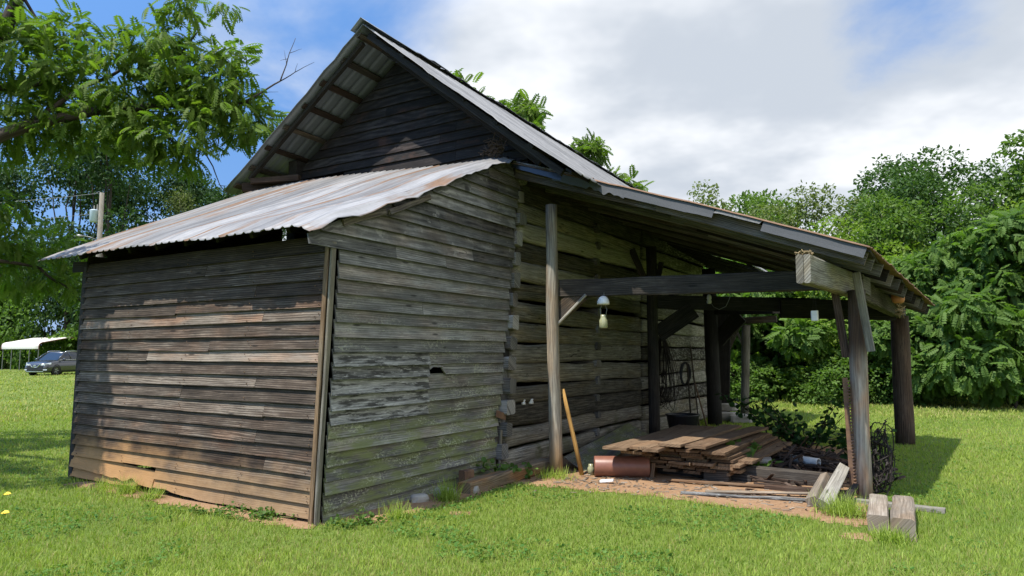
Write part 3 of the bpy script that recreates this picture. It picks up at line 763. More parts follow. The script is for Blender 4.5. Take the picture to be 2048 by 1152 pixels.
# clay pipe: hollow, thicker rim at the open end
mb = MB(); L = .70; rg = []
for (a, r) in ((0, .128), (.01, .132), (.55, .134), (.60, .136), (.655, .138), (.69, .138), (.70, .134), (.70, .112), (.66, .108), (.02, .108)):
    rg.append([V((a, r * math.cos(t), r * math.sin(t))) for t in [2 * math.pi * k / 32 for k in range(32)]])
mb.rings(rg, (.5, .5, .2), caps=True)
lone('clay_pipe', mb, M['clay'], 1.13, 3.66, .135, 'reddish brown glazed clay pipe lying in front of the plank pile', 'pipe', rz=.50, smooth=True)
mb = MB(); mb.beam((0, 0, .0), (.02, .02, .18), .05, .02, up=(1, 0, 0)); lone('wood_stake', mb, M['plank'], 1.82, 3.90, .02, 'short split stake upright beside the mouth of the clay pipe', 'stake')
# yellow pole leaning on the front post
mb = MB(); mb.pole([(0, 0, 0), (-.08, -.03, .4), (-.17, -.05, .8), (-.245, -.06, 1.12)], [.030, .028, .027, .023], n=9, rough=.12)
lone('pole', mb, M['yellow'], .95, 3.66, .0, 'thin yellow painted pole leaning against the grey front post', 'pole', smooth=True)
mb = MB(); mb.beam((0, 0, 0), (-.42, 3.3, .16), .02, .42, up=(.5, 0, .86), wob=.006)
lone('grey_board', mb, M['side'], .72, 3.95, .07, 'wide flat grey green board lying against the foot of the log wall', 'board')
mb = MB(); mb.beam((0, 0, 0), (.06, 1.85, .05), .15, .2, wob=.02, bev=.02)
lone('timber', mb, M['corner'], .36, 1.85, .055, 'weathered squared timber on the grass between clapboard wall and front post', 'timber')
# black tub
mb = MB(); rg = []
for z, r in ((0, .24), (.02, .255), (.36, .31), (.385, .335), (.41, .335), (.41, .30), (.38, .295), (.03, .24)):
    rg.append([V((r * math.cos(t), r * math.sin(t), z)) for t in [2 * math.pi * k / 28 for k in range(28)]])
mb.rings(rg, caps=True)
t_ = lone('tub', mb, M['black'], .62, 8.75, .0, 'black plastic tub with thick rim standing behind the plank pile', 'tub', smooth=True)
# hank of rusty wire hanging beside the middle post
mb = MB()
for k in range(30):
    w = rnd.uniform(.05, .17); zt, zb = rnd.uniform(1.92, 2.05), rnd.choice([rnd.uniform(.5, .7), rnd.uniform(.45, 1.2)])
    ph = rnd.uniform(-.1, .1); pts = []
    for i in range(17):
        t = 2 * math.pi * i / 16
        pts.append((ph * (1 - math.cos(t)) + w * math.sin(t) * (1.1 - .5 * math.cos(t)), rnd.uniform(-.008, .008) + .06 * math.sin(t + k), lerp(zb, zt, .5 + .5 * math.cos(t))))
    mb.pole(pts, .0055, n=4, rough=0)
lone('wire_hank', mb, M['iron'], .34, 8.45, 0, 'long hank of rusty wire loops hanging on the log wall by the middle post', 'wire coil', smooth=True)
# hanging bell shaped cap with a jar
t_ = at(thing('hanging_jar', 'cloudy glass jar hanging under a cracked white dome from the front beam', 'jar'), 1.33, 3.56, 1.92)
mb = MB(); rg = [[V((r * math.cos(t), r * math.sin(t), z)) for t in [2 * math.pi * k / 20 for k in range(20)]] for z, r in ((.42, .006), (.415, .03), (.40, .052), (.37, .070), (.33, .082), (.305, .080), (.308, .07), (.36, .055), (.39, .02))]
mb.rings(rg); mb.obj('dome', M['white'], t_, smooth=True)
mb = MB(); rg = [[V((r * math.cos(t), r * math.sin(t), z)) for t in [2 * math.pi * k / 18 for k in range(18)]] for z, r in ((.0, .045), (.01, .054), (.10, .054), (.13, .040), (.145, .036), (.175, .036))]
mb.rings(rg); mb.obj('jar_glass', M['jar'], t_, smooth=True)
mb = MB(); mb.pole([(.035, 0, .16), (.05, 0, .24), (.02, .01, .31), (0, .03, .47), (-.02, .01, .31), (-.045, 0, .25), (-.035, 0, .16)], .004, n=5)
mb.obj('wire_hanger', M['wire'], t_)
t_ = at(thing('hanging_box', 'small pale square box hanging on a wire below the header beam', 'box'), 3.82, 3.92, 1.97)
mb = MB(); mb.beam((0, 0, 0), (0, 0, .115), .075, .06, up=(1, 0, 0), bev=.01, wob=.002); mb.obj('box_body', M['white'], t_)
mb = MB(); mb.pole([(-.02, 0, .115), (-.003, .05, .39), (.003, .05, .39), (.02, 0, .115)], .002, n=4); mb.obj('wire_hanger', M['iron'], t_)
t_ = at(thing('insulator', 'white glass insulator with drooping cable fixed on the second beam', 'insulator'), 1.50, 7.72, 2.48)
mb = MB(); rg = [[V((r * math.cos(t), r * math.sin(t), z)) for t in [2 * math.pi * k / 12 for k in range(12)]] for z, r in ((0, .02), (.01, .04), (.05, .045), (.07, .03), (.09, .045), (.14, .04), (.17, .02))]
mb.rings(rg); mb.obj('knob', M['white'], t_, smooth=True)
mb = MB(); mb.pole([(.02, 0, .03), (.08, -.01, -.06), (.18, -.02, -.11), (.30, -.02, -.06), (.37, -.02, .08), (.40, -.02, .3), (.39, 0, .42)], .005, n=5); mb.obj('cable', M['wire'], t_)
for i, (y, w) in enumerate(((3.66, .03), (3.86, .04))):
    mb = MB(); rg = [[V((r * math.cos(t), r * math.sin(t), z)) for t in [2 * math.pi * k / 14 for k in range(14)]] for z, r in ((0, w), (.03, w), (.04, w * .7), (.055, w * .95), (.07, w * .9))]
    mb.rings(rg); lone('insulator', mb, M['white'], .055, y, .885, ('small white ceramic insulator on a log ledge right of the corner', 'wider white ceramic insulator on the log ledge nearer the post')[i], 'insulator', smooth=True)
# long tools by the black post
for i, (x, y, dx, dy, h, lab) in enumerate(((.48, 10.25, -.20, .15, 1.75, 'long wooden tool handle leaning highest on the white patched logs'), (.62, 10.35, -.30, .05, 1.1, 'shorter brown tool handle leaning low beside the black post'), (.36, 10.1, -.1, .1, 1.4, 'dark tool handle leaning farthest from the black post'))):
    mb = MB(); mb.pole([(0, 0, 0), (dx * .5, dy * .5, h * .5), (dx, dy, h)], .017, n=7); lone('tool_handle', mb, M['beam'] if i != 1 else M['plank'], x, y, 0, lab, 'tool', smooth=True)
mb = MB()
for k in range(16):
    pts = [(.10 * math.sin(t) + rnd.uniform(-.03, .03), .03 * math.cos(t), .25 * math.cos(t) - .2) for t in [2 * math.pi * i / 10 for i in range(11)]]; mb.pole(pts, .012, n=5)
lone('harness', mb, M['black'], .18, 10.3, 1.35, 'dark leather harness straps hanging on the logs beside the tool handles', 'harness')
# stones, blocks and timbers
def rock(sx_, sy_, sz_, seed, boxy=.5):
    mb = MB(); rg = []
    for j in range(9):
        ph = -math.pi / 2 + math.pi * j / 8; row_ = []
        for k in range(14):
            t = 2 * math.pi * k / 14; d = V((math.cos(ph) * math.cos(t), math.cos(ph) * math.sin(t), math.sin(ph)))
            d = V(tuple(math.copysign(abs(c) ** boxy, c) for c in d)); q = 1 + .16 * MN.noise(d * 1.5 + V((seed, 0, 0)))
            row_.append(V((d.x * sx_ * q, d.y * sy_ * q, d.z * sz_ * q)))
        rg.append(row_)
    mb.rings(rg); return mb
for i, (x, y, z, a, b, c, lab) in enumerate(((.55, 12.1, .10, .28, .22, .11, 'low grey stone block beside the far pale post'), (.50, 12.45, .30, .24, .2, .09, 'grey stone block on top behind the black post'),
                                              (.95, 11.9, .09, .26, .2, .10, 'rightmost pale stone block at the foot of the far post'))):
    lone('stone_block', rock(a, b, c, i * 3.1, .35), M['stone'], x, y, z, lab, 'stone', rz=.1 * i)
for i, (x, y, a, lab) in enumerate(((.26, 1.62, .13, 'flat grey stone half buried in grass at the side wall'), (.20, 1.25, .10, 'small brown stone at the foot of the side wall'), (.40, 1.98, .10, 'pale square stone at the near end of the weathered timber'))):
    lone('stone', rock(a, a * .7, a * .5, i * 2.2 + 9, .6), M['stone'], x, y, .04, lab, 'stone', rz=i)
mb = MB(); mb.beam((0, 0, 0), (.02, .16, .0), .17, .10, bev=.01); lone('metal_box', mb, M['rustiron'], .20, 2.02, .14, 'small rusty metal box against the mossy side wall', 'box')
mb = MB(); mb.beam((0, 0, 0), (1.25, -.10, .0), .17, .16, wob=.012, bev=.014); lone('timber', mb, M['beam'], 2.68, 4.52, .09, 'thick grey timber on the dirt right of the plank pile', 'timber')
mb = MB(); mb.beam((0, 0, 0), (.30, .02, .0), .22, .2, wob=.012, bev=.014); lone('timber', mb, M['beam'], 2.42, 4.2, .09, 'short grey timber block under the right end of the plank pile', 'timber')
mb = MB(); mb.beam((0, 0, 0), (1.75, .25, .02), .022, .09, wob=.01); lone('slat', mb, M['plank'], 2.06, 3.78, .03, 'long brown slat lying in the dirt below the grey timber', 'slat')
mb = MB(); mb.beam((0, 0, 0), (1.1, .42, .02), .022, .07, wob=.012); lone('slat', mb, M['pale'], 2.68, 3.32, .03, 'light tan split slat lying in the dirt near the split posts', 'slat')
mb = MB(); mb.beam((0, 0, 0), (1.35, .30, .01), .02, .10, wob=.012); lone('slat', mb, M['patch'], 2.45, 3.15, .02, 'whitish weathered slat in the dirt at the edge of the grass', 'slat')
mb = MB(); mb.beam((0, 0, 0), (.9, -.02, .03), .05, .11, wob=.012); lone('slat', mb, M['brownpole'], 3.2, 3.95, .03, 'dark brown board on the ground beside the outer post', 'slat')
mb = MB(); mb.beam((0, 0, 0), (.08, .93, .26), .09, .15, wob=.012, taper=.75, roll=.5); lone('split_post', mb, M['grey'], 3.96, 3.08, .06, 'grey grooved split post propped at the foot of the outer post', 'post piece')
mb = MB(); mb.beam((0, 0, 0), (.02, .78, .16), .10, .12, wob=.012, taper=.6, roll=-.4); lone('split_post', mb, M['pale'], 3.83, 3.2, .06, 'pale brown split post lying left of the grey grooved one', 'post piece')
mb = MB(); mb.beam((0, 0, 0), (.05, .6, .1), .08, .1, wob=.012, taper=.6); lone('split_post', mb, M['dark'], 4.12, 3.3, .05, 'short dark split post lying right of the grey grooved one', 'post piece')
mb = MB(); mb.beam((0, 0, 0), (-.08, 1.05, 0), .17, .17, wob=.014, bev=.016, tint=(.62, .3, .2)); lone('wood_block', mb, M['pale'], 4.50, 2.42, .075, 'pale weathered timber block in the grass, left of a pair', 'timber')
mb = MB(); mb.beam((0, 0, 0), (-.05, 1.1, 0), .20, .19, wob=.016, bev=.02, tint=(.45, .8, .7)); lone('wood_block', mb, M['pale'], 4.70, 2.26, .085, 'browner mossy timber block in the grass, right of a pair', 'timber')
mb = MB(); mb.beam((0, 0, 0), (.85, -.06, 0), .05, .10, wob=.012); lone('timber', mb, M['grey'], 4.15, 3.72, .02, 'flat grey board in the grass behind the pair of timber blocks', 'board')
# rusty toothed strip against the outer post
mb = MB(); mb.beam((0, 0, 0), (-.035, .02, 1.32), .055, .03, up=(1, 0, 0), wob=.004)
for k in range(36):
    z = .05 + k * .035; mb.beam((.02 - .027 * z, -.01, z), (.048 - .027 * z, -.01, z + .008), .018, .02, seg=1)
lone('rusty_strip', mb, M['rustiron'], 4.125, 4.035, 0, 'tall rusty toothed iron strip standing against the outer post', 'iron strip')
# coil of barbed wire by the outer post
mb = MB()
for k in range(17):
    pts = []; r = rnd.uniform(.03, .10); cz = rnd.uniform(.26, .56); rz_ = rnd.uniform(.12, min(.36, cz - .03)); cx_ = rnd.uniform(-.05, .05); p1, p2 = rnd.uniform(0, 6), rnd.uniform(0, 6)
    for i in range(19):
        t = 2 * math.pi * i / 18; pts.append((cx_ + r * math.cos(t) + .03 * math.sin(2 * t + p1) + rnd.uniform(-.01, .01), rnd.uniform(-.04, .04) + .04 * math.sin(t * 3 + p2), cz + rz_ * math.sin(t) + .04 * math.sin(3 * t + p1)))
    mb.pole(pts, .006, n=4, rough=0)
    for p in pts[:-1]: mb.beam(V(p) - V((.02, 0, .012)), V(p) + V((.02, .01, .012)), .005, .005, seg=1)
lone('barbed_wire', mb, M['iron'], 4.38, 4.27, -.02, 'dark coil of barbed wire hanging on the far side of the outer post', 'wire coil')
mb = MB(); rg = [[V((a, r * math.cos(t), r * math.sin(t))) for t in [2 * math.pi * k / 14 for k in range(14)]] for a, r in ((0, .05), (.42, .05), (.42, .038), (.02, .038))]
mb.rings(rg); lone('tube', mb, M['tubep'], 3.25, 5.3, .20, 'short pale tube on the debris heap behind the grey timber', 'tube', rz=-.5, smooth=True)
mb = MB(); mb.beam((0, 0, 0), (.35, .1, .04), .06, .1, wob=.02); lone('wood_scrap', mb, M['pale'], 2.74, 4.75, .18, 'pale splintered wood scrap resting on the thick grey timber', 'scrap')
mb = MB(); mb.beam((0, 0, 0), (.16, .03, .02), .03, .06, wob=.01); lone('litter', mb, M['paper'], 1.40, 3.26, .03, 'small white scrap of litter on the dirt before the clay pipe', 'litter')
mb = MB(); rg = [[V((r * math.cos(t), r * math.sin(t), z)) for t in [2 * math.pi * k / 14 for k in range(14)]] for z, r in ((0, .04), (.10, .045), (.12, .03), (.15, .03))]
mb.rings(rg); lone('glass_jar', mb, M['jar'], 1.05, 3.72, 0, 'small clear jar on the ground left of the clay pipe', 'jar', smooth=True)
# dried flowers and a gourd on the header
t_ = at(thing('dried_bouquet', 'dried bunch of flowers with an orange gourd tied to the header beam', 'bouquet'), 4.50, 7.0, 2.30)
mb = rock(.09, .07, .09, 3.3, .9); mb.obj('gourd', M['gourd'], t_, loc=(.02, -.25, .10), smooth=True)
mb = MB()
for k in range(70):
    p = V((rnd.uniform(-.02, .06), rnd.uniform(-.15, .35), rnd.uniform(-.15, .12))); e = V((rnd.gauss(0, .5), rnd.gauss(0, 1), rnd.gauss(0, .8))).normalized() * .06
    mb.beam(p - e, p + e, .012, .006, seg=1)
mb.obj('stems', M['straw'], t_)
# heap of rotten bark, sticks and chips behind the timber
mb = MB()
for k in range(420):
    x = rnd.gauss(3.35, .42); y = rnd.gauss(5.5, .75)
    h = .26 * math.exp(-((x - 3.35) / .55) ** 2 - ((y - 5.6) / .95) ** 2)
    p = V((x, y, h * rnd.uniform(.5, 1.1) + .01)); e = V((rnd.gauss(0, 1), rnd.gauss(0, 1), rnd.gauss(0, .25))).normalized() * rnd.uniform(.04, .28)
    mb.beam(p - e, p + e, rnd.uniform(.008, .03), rnd.uniform(.01, .05), seg=2, wob=.01)
o = mb.obj('bark_debris', M['brownpole']); o.location = BO; o.rotation_euler = (0, 0, BR)
props(o, 'heap of rotten bark and sticks right of the plank pile', 'debris', kind='stuff')
mb = MB()
for k in range(380):
    x = rnd.uniform(.9, 4.3); y = rnd.gauss(3.4, .35) + (x - 2) * .12
    p = V((x, y, .018)); e = V((rnd.gauss(0, 1), rnd.gauss(0, 1), rnd.gauss(0, .1))).normalized() * rnd.uniform(.012, .05)
    mb.beam(p - e, p + e, .006, rnd.uniform(.006, .022), seg=1)
o = mb.obj('wood_chips', M['pale']); o.location = BO; o.rotation_euler = (0, 0, BR)
props(o, 'scattered tan wood chips on the bare dirt', 'wood chips', kind='stuff')
# ------------------------------------------------------------------ ground, bare dirt, grass
def gz(X, Y): 
    r = math.hypot(X, Y)
    return .25 * MN.noise((X * .02, Y * .02, 0)) * min(1, max(0, (r - 20) / 30))
def dirtf(X, Y):       # > 0 where the soil is bare
    x, y = to_barn(X, Y)
    n = .35 * MN.noise((X * 1.1, Y * 1.1, 3)) + .18 * MN.noise((X * 3.5, Y * 3.5, 8))
    a = min((x + .3) / .5, (4.45 - .16 * max(0, y - 4.2) - x) / .6, (y - 2.84 + .16 * abs(x - 2.2)) / .35, (8.6 - y) / .8)
    b = min((x + 4.1) / .3, (.1 - x) / .3, (.16 - abs(y + .10)) / .14) + .05
    c = min((x + .1) / .15, (.55 - x) / .2, (y - .2) / .3, (3.3 - y) / .2) * .8
    d = .5 - math.hypot(x - 4.35, y - 2.2) / .45
    e = .25 - math.hypot(x - .9, y - 1.0) / .8
    return max(a, b, c, d, e) + n - .12
m, g = new_mat('lawn_soil')
o_ = g.n('TexCoord').outputs['Object']
n1 = g.noise(o_, .22, 5, .6); n2 = g.noise(o_, 2.6, 5, .65); n3 = g.noise(o_, 40., 3, .6)
c = g.mix(g.step(n1, .35, .65), (.125, .175, .035), (.18, .225, .05))
c = g.mix(g.m('MULTIPLY', g.step(n2, .52, .72), .55), c, (.15, .15, .04))
c = g.mix(g.m('MULTIPLY', n3, .5), c, (.03, .055, .012))
p = g.n('BsdfPrincipled', {'Base Color': c, 'Roughness': .95, 'Specular IOR Level': .1, 'Normal': g.n('Bump', {'Strength': .8, 'Distance': .03, 'Height': n3}).outputs[0]})
g.out(p.outputs[0]); M['lawn'] = m
m, g = new_mat('bare_dirt')
o_ = g.n('TexCoord').outputs['Object']
n1 = g.noise(o_, 1.6, 5, .6); n2 = g.noise(o_, 28., 5, .7)
c = g.mix(n1, (.20, .115, .062), (.33, .205, .115)); c = g.mix(g.step(n2, .5, .75), c, (.36, .25, .155)); c = g.mix(g.step(n2, .42, .3), c, (.08, .05, .03))
p = g.n('BsdfPrincipled', {'Base Color': c, 'Roughness': .95, 'Specular IOR Level': .1, 'Normal': g.n('Bump', {'Strength': .7, 'Distance': .02, 'Height': n2}).outputs[0]})
g.out(p.outputs[0]); M['dirt'] = m
mb = MB()
def axis(lo, hi): 
    a = []; t = lo
    while t < hi: a.append(t); t += max(.6, abs(t) * .08)
    return a + [hi]
xs = sorted(set([-x for x in axis(0.3, 420)] + [0.] + axis(0.3, 420))); ys = sorted(set([-x for x in axis(.3, 120)] + [0.] + axis(.3, 600)))
for Y in ys:
    for X in xs: mb.v.append((X, Y, gz(X, Y)))
nx = len(xs)
for j in range(len(ys) - 1):
    for i in range(nx - 1):
        a = j * nx + i; mb.face((a, a + 1, a + nx + 1, a + nx), ((0, 0), (1, 0), (1, 1), (0, 1)))
mb.obj('ground', M['lawn'], kind='structure', smooth=True)
mb = MB(); st = .07; vid = {}
i0, i1, j0, j1 = int(-9 / st), int(11 / st), int(5 / st), int(17 / st)
def dv(i, j):
    if (i, j) not in vid:
        X, Y = i * st, j * st
        vid[(i, j)] = len(mb.v); mb.v.append((X, Y, .004 + .014 * max(0, MN.noise((X * 1.5, Y * 1.5, 1)) + .5) * min(1, max(0, dirtf(X, Y) * 3))))
    return vid[(i, j)]
for i in range(i0, i1):
    for j in range(j0, j1):
        X, Y = (i + .5) * st, (j + .5) * st
        if dirtf(X, Y) > 0: mb.face((dv(i, j), dv(i + 1, j), dv(i + 1, j + 1), dv(i, j + 1)), ((0, 0),) * 4)
mb.obj('dirt', M['dirt'], kind='structure', smooth=True)

def leaf_mat(name, c1, c2, trans=.35, rough=.55, c3=None):
    m, g = new_mat(name)
    tn = g.n('Attribute', attribute_name='tint'); ts = g.n('SeparateColor', {0: tn.outputs['Color']})
    c = g.mix(ts.outputs[0], c1, c2)
    if c3: c = g.mix(g.step(ts.outputs[1], .80, .95), c, c3)
    c_t = g.mix(1., c, (1.25, 1.5, .5), 'MULTIPLY')
    d = g.n('BsdfPrincipled', {'Base Color': c, 'Roughness': rough, 'Specular IOR Level': .15})
    t = g.n('BsdfTranslucent', {'Color': c_t})
    mx = g.n('MixShader', {0: trans, 1: d.outputs[0], 2: t.outputs[0]})
    g.out(mx.outputs[0]); return m
M['grass'] = leaf_mat('grass_blades', (.165, .240, .036), (.325, .395, .080), .38, .5, c3=(.30, .27, .10))
M['grassfar'] = leaf_mat('dry_yellow_grass_blades', (.20, .25, .045), (.38, .40, .11), .38, .5, c3=(.42, .36, .15))  # drier, yellower grass colour for the far lawn
M['walnut'] = leaf_mat('walnut_leaf', (.056, .108, .017), (.14, .205, .034), .48)
M['oak'] = leaf_mat('oak_leaf', (.034, .072, .019), (.070, .124, .032), .32)
M['oakd'] = leaf_mat('dark_oak_leaf', (.020, .048, .016), (.048, .090, .026), .25)
M['oak2'] = leaf_mat('ash_leaf', (.062, .115, .024), (.125, .19, .042), .4)
M['olive'] = leaf_mat('olive_leaf', (.09, .118, .040), (.16, .19, .07), .35)
M['lime'] = leaf_mat('yellow_green_leaf', (.105, .17, .028), (.19, .26, .046), .45)  # paler, yellower leaf colour
M['under'] = leaf_mat('understory_leaf', (.062, .122, .026), (.13, .205, .046), .45)
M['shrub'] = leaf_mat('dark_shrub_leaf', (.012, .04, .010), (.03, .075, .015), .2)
M['bark'] = wood('tree_bark', (.018, .014, .011), (.055, .045, .036), (.12, .10, .085), ringf=10, bump=1.)

def fast_mesh(name, Vt, Ft, tint, mat, parent=None, **kw):
    """Vt (n,3), Ft list of equally sized index rows (m,k), tint (m,2)"""
    me = bpy.data.meshes.new(name); nf, k = Ft.shape
    me.vertices.add(len(Vt)); me.vertices.foreach_set('co', Vt.astype(np.float32).ravel())
    me.loops.add(nf * k); me.loops.foreach_set('vertex_index', Ft.astype(np.int32).ravel())
    me.polygons.add(nf); me.polygons.foreach_set('loop_start', np.arange(0, nf * k, k, dtype=np.int32)); 
    at_ = me.color_attributes.new('tint', 'FLOAT_COLOR', 'CORNER')
    c = np.ones((nf, k, 4), np.float32); c[:, :, 0] = tint[:, 0:1]; c[:, :, 1] = tint[:, 1:2]; c[:, :, 2] = .5
    at_.data.foreach_set('color', c.ravel())
    me.materials.append(mat); me.update(calc_edges=True); me.validate()
    o = bpy.data.objects.new(name, me); C.objects.link(o)
    if parent is not None: o.parent = parent
    return props(o, **kw)

R_ = np.random.default_rng(11)
def frames(d, nrm):
    d = d / np.linalg.norm(d, axis=1, keepdims=True)
    x = np.cross(d, nrm); x /= np.linalg.norm(x, axis=1, keepdims=True) + 1e-9
    z = np.cross(x, d)
    return np.stack([x, d, z], axis=2)          # columns
def inst(T, F, pos, fr, sc):
    n = len(pos); k = len(T)
    P = np.einsum('nij,kj->nki', fr, T) * sc[:, None, None] + pos[:, None, :]
    FF = (F[None] + (np.arange(n) * k)[:, None, None]).reshape(-1, F.shape[1])
    return P.reshape(-1, 3), FF
# leaf templates: simple folded leaf, and pinnate compound leaf
LEAF = np.array([(0, 0, 0), (-.30, .38, .10), (-.22, .75, .04), (0, 1, -.10), (.22, .75, .04), (.30, .38, .10)]); LEAFF = np.array([(0, 3, 2, 1), (0, 5, 4, 3)])
def pinnate(pairs, ln=.30, w=.11, droop=.35):
    Vv = []; Ff = []
    def leaflet(base, d, n, L):
        d = V(d).normalized(); n = V(n); x = d.cross(n).normalized(); b = len(Vv); base = V(base)
        for a, q, h in ((0, 0, 0), (-w, .4, .02), (0, 1, -.06), (w, .4, .02)): Vv.append(tuple(base + x * a * L / .3 + d * q * L + n * h))
        Ff.append((b, b + 3, b + 2, b + 1))
    for i in range(pairs):
        q = .18 + .78 * i / (pairs - 1); z = -droop * q * q
        L = ln * (.75 + .5 * math.sin(math.pi * (.15 + .8 * i / pairs)))
        for s_ in (-1, 1): leaflet((0, q, z), (s_ * .9, .45, -.25), (s_ * .2, .1, 1), L)
    leaflet((0, .98, -droop), (0, 1, -.5), (0, .4, 1), ln)
    b = len(Vv); Vv.extend([(-.006, 0, 0), (.006, 0, 0), (.004, .98, -droop), (-.004, .98, -droop)]); Ff.append((b, b + 1, b + 2, b + 3))
    return np.array(Vv), np.array(Ff)
PIN = pinnate(7, .27, .078, .32); PINS = pinnate(5, .33, .12, .25)

# grass: mown blades, more of them close by
def on_barn(X, Y):
    c, s_ = math.cos(BR), math.sin(BR); dx, dy = X - BO.x, Y - BO.y
    return dx * c + dy * s_, -dx * s_ + dy * c
def grass(name, n, r0, r1, a0, a1, h, wk, power, hmin=.5, label=None, dirt=True, mat_='grass'):
    th = R_.uniform(a0, a1, n); u = R_.random(n)
    r = r0 * (r1 / r0) ** u if power == 1 else np.sqrt(r0 ** 2 + u * (r1 ** 2 - r0 ** 2))
    X, Y = r * np.sin(th), r * np.cos(th)
    bx, by = on_barn(X, Y)
    keep = ~((bx > -4.42) & (bx < .02) & (by > .02) & (by < 13))
    if dirt:
        near = np.where((X > -9) & (X < 11) & (Y > 4) & (Y < 18))[0]
        dv_ = np.array([dirtf(X[i], Y[i]) for i in near]); keep[near] &= (dv_ < R_.random(len(near)) ** 2 * .5 - .06)
    X, Y, r = X[keep], Y[keep], r[keep]; n = len(X)
    cl = np.array([MN.noise((x * .9, y * .9, 4)) for x, y in zip(X, Y)]); cl2 = np.array([MN.noise((x * 3.3, y * 3.3, 9)) for x, y in zip(X, Y)])
    H = h * R_.uniform(hmin, 1.15, n) * (1 + .35 * cl + .25 * cl2); wd = np.maximum(.0028, r * wk) * R_.uniform(.7, 1.3, n)
    an = R_.uniform(0, 2 * np.pi, n); dx, dy = np.cos(an), np.sin(an); ln = H * R_.uniform(.15, .9, n); la = R_.uniform(0, 2 * np.pi, n)
    lx, ly = np.cos(la) * ln, np.sin(la) * ln
    cl4 = np.array([MN.noise((x * 8., y * 8., 6)) for x, y in zip(X, Y)]); H *= np.clip(1 + .9 * cl4, .45, 1.9); lx = lx * (1 + .5 * cl4); ly = ly * (1 + .5 * cl4)
    Z = np.array([gz(x, y) for x, y in zip(X, Y)])
    P = np.zeros((n, 5, 3)); 
    P[:, 0] = np.stack([X - dx * wd, Y - dy * wd, Z], 1); P[:, 1] = np.stack([X + dx * wd, Y + dy * wd, Z], 1)
    P[:, 2] = np.stack([X + lx * .35 + dx * wd * .8, Y + ly * .35 + dy * wd * .8, Z + H * .6], 1); P[:, 3] = np.stack([X + lx * .35 - dx * wd * .8, Y + ly * .35 - dy * wd * .8, Z + H * .6], 1)
    P[:, 4] = np.stack([X + lx, Y + ly, Z + H], 1)
    b = (np.arange(n) * 5)[:, None]
    F = np.concatenate([b + np.array([[0, 1, 2]]), b + np.array([[0, 2, 3]]), b + np.array([[3, 2, 4]])], 0)
    t0 = np.clip(.5 + .45 * cl + .30 * cl2 + .55 * cl4 + R_.normal(0, .18, n), 0, 1); cl3 = np.array([MN.noise((x * .35 + 7, y * .35, 2)) for x, y in zip(X, Y)])
    t0 = np.clip(t0 + .5 * cl3, 0, 1); t1 = np.clip(R_.random(n) + .22 * np.clip(cl2, 0, 1) + .25 * np.clip(cl3, -.2, 1), 0, 1)
    t = np.tile(np.stack([t0, t1], 1), (3, 1))
    return fast_mesh(name, P.reshape(-1, 3), F, t, M[mat_], label=label, kind='stuff')
grass('grass', 420000, 4.2, 24, -.80, .80, .046, .00036, 1, label='mown green lawn around the barn')
grass('grass', 90000, 20, 75, -.80, .80, .08, .0006, 1, label='sunlit green lawn towards the woods', dirt=False, mat_='grassfar')

# clover and dandelion leaves lying in patches between the blades
n = 60000; th = R_.uniform(-.72, .72, n); rr_ = 4.3 * (16 / 4.3) ** R_.random(n); X, Y = rr_ * np.sin(th), rr_ * np.cos(th)
bx, by = on_barn(X, Y); den = np.array([MN.noise((x * .8 + 3, y * .8, 5)) + .5 * MN.noise((x * 3.1, y * 3.1, 1)) for x, y in zip(X, Y)])
dd = np.array([dirtf(x, y) if 4 < y < 16 else -1 for x, y in zip(X, Y)])
keep = (den > .12 + .25 * R_.random(n)) & ~((bx > -4.5) & (bx < .1) & (by > -.05) & (by < 13)) & (dd < -.02)
X, Y = X[keep], Y[keep]; n = len(X); ld = R_.normal(size=(n, 3)); ld[:, 2] = R_.uniform(-.1, .5, n); nr = R_.normal(size=(n, 3)) * .35; nr[:, 2] += 1
P, F = inst(LEAF * np.array([1.9, 1, 1]), LEAFF, np.stack([X, Y, R_.uniform(.012, .045, n)], 1), frames(ld, nr), R_.uniform(.012, .034, n))
M['clover'] = leaf_mat('clover_leaf', (.05, .125, .022), (.12, .21, .04), .3)
fast_mesh('clover', P, F, np.repeat(R_.random((n, 2)), 2, 0), M['clover'], label='low clover and weed leaves in patches in the lawn', kind='stuff')

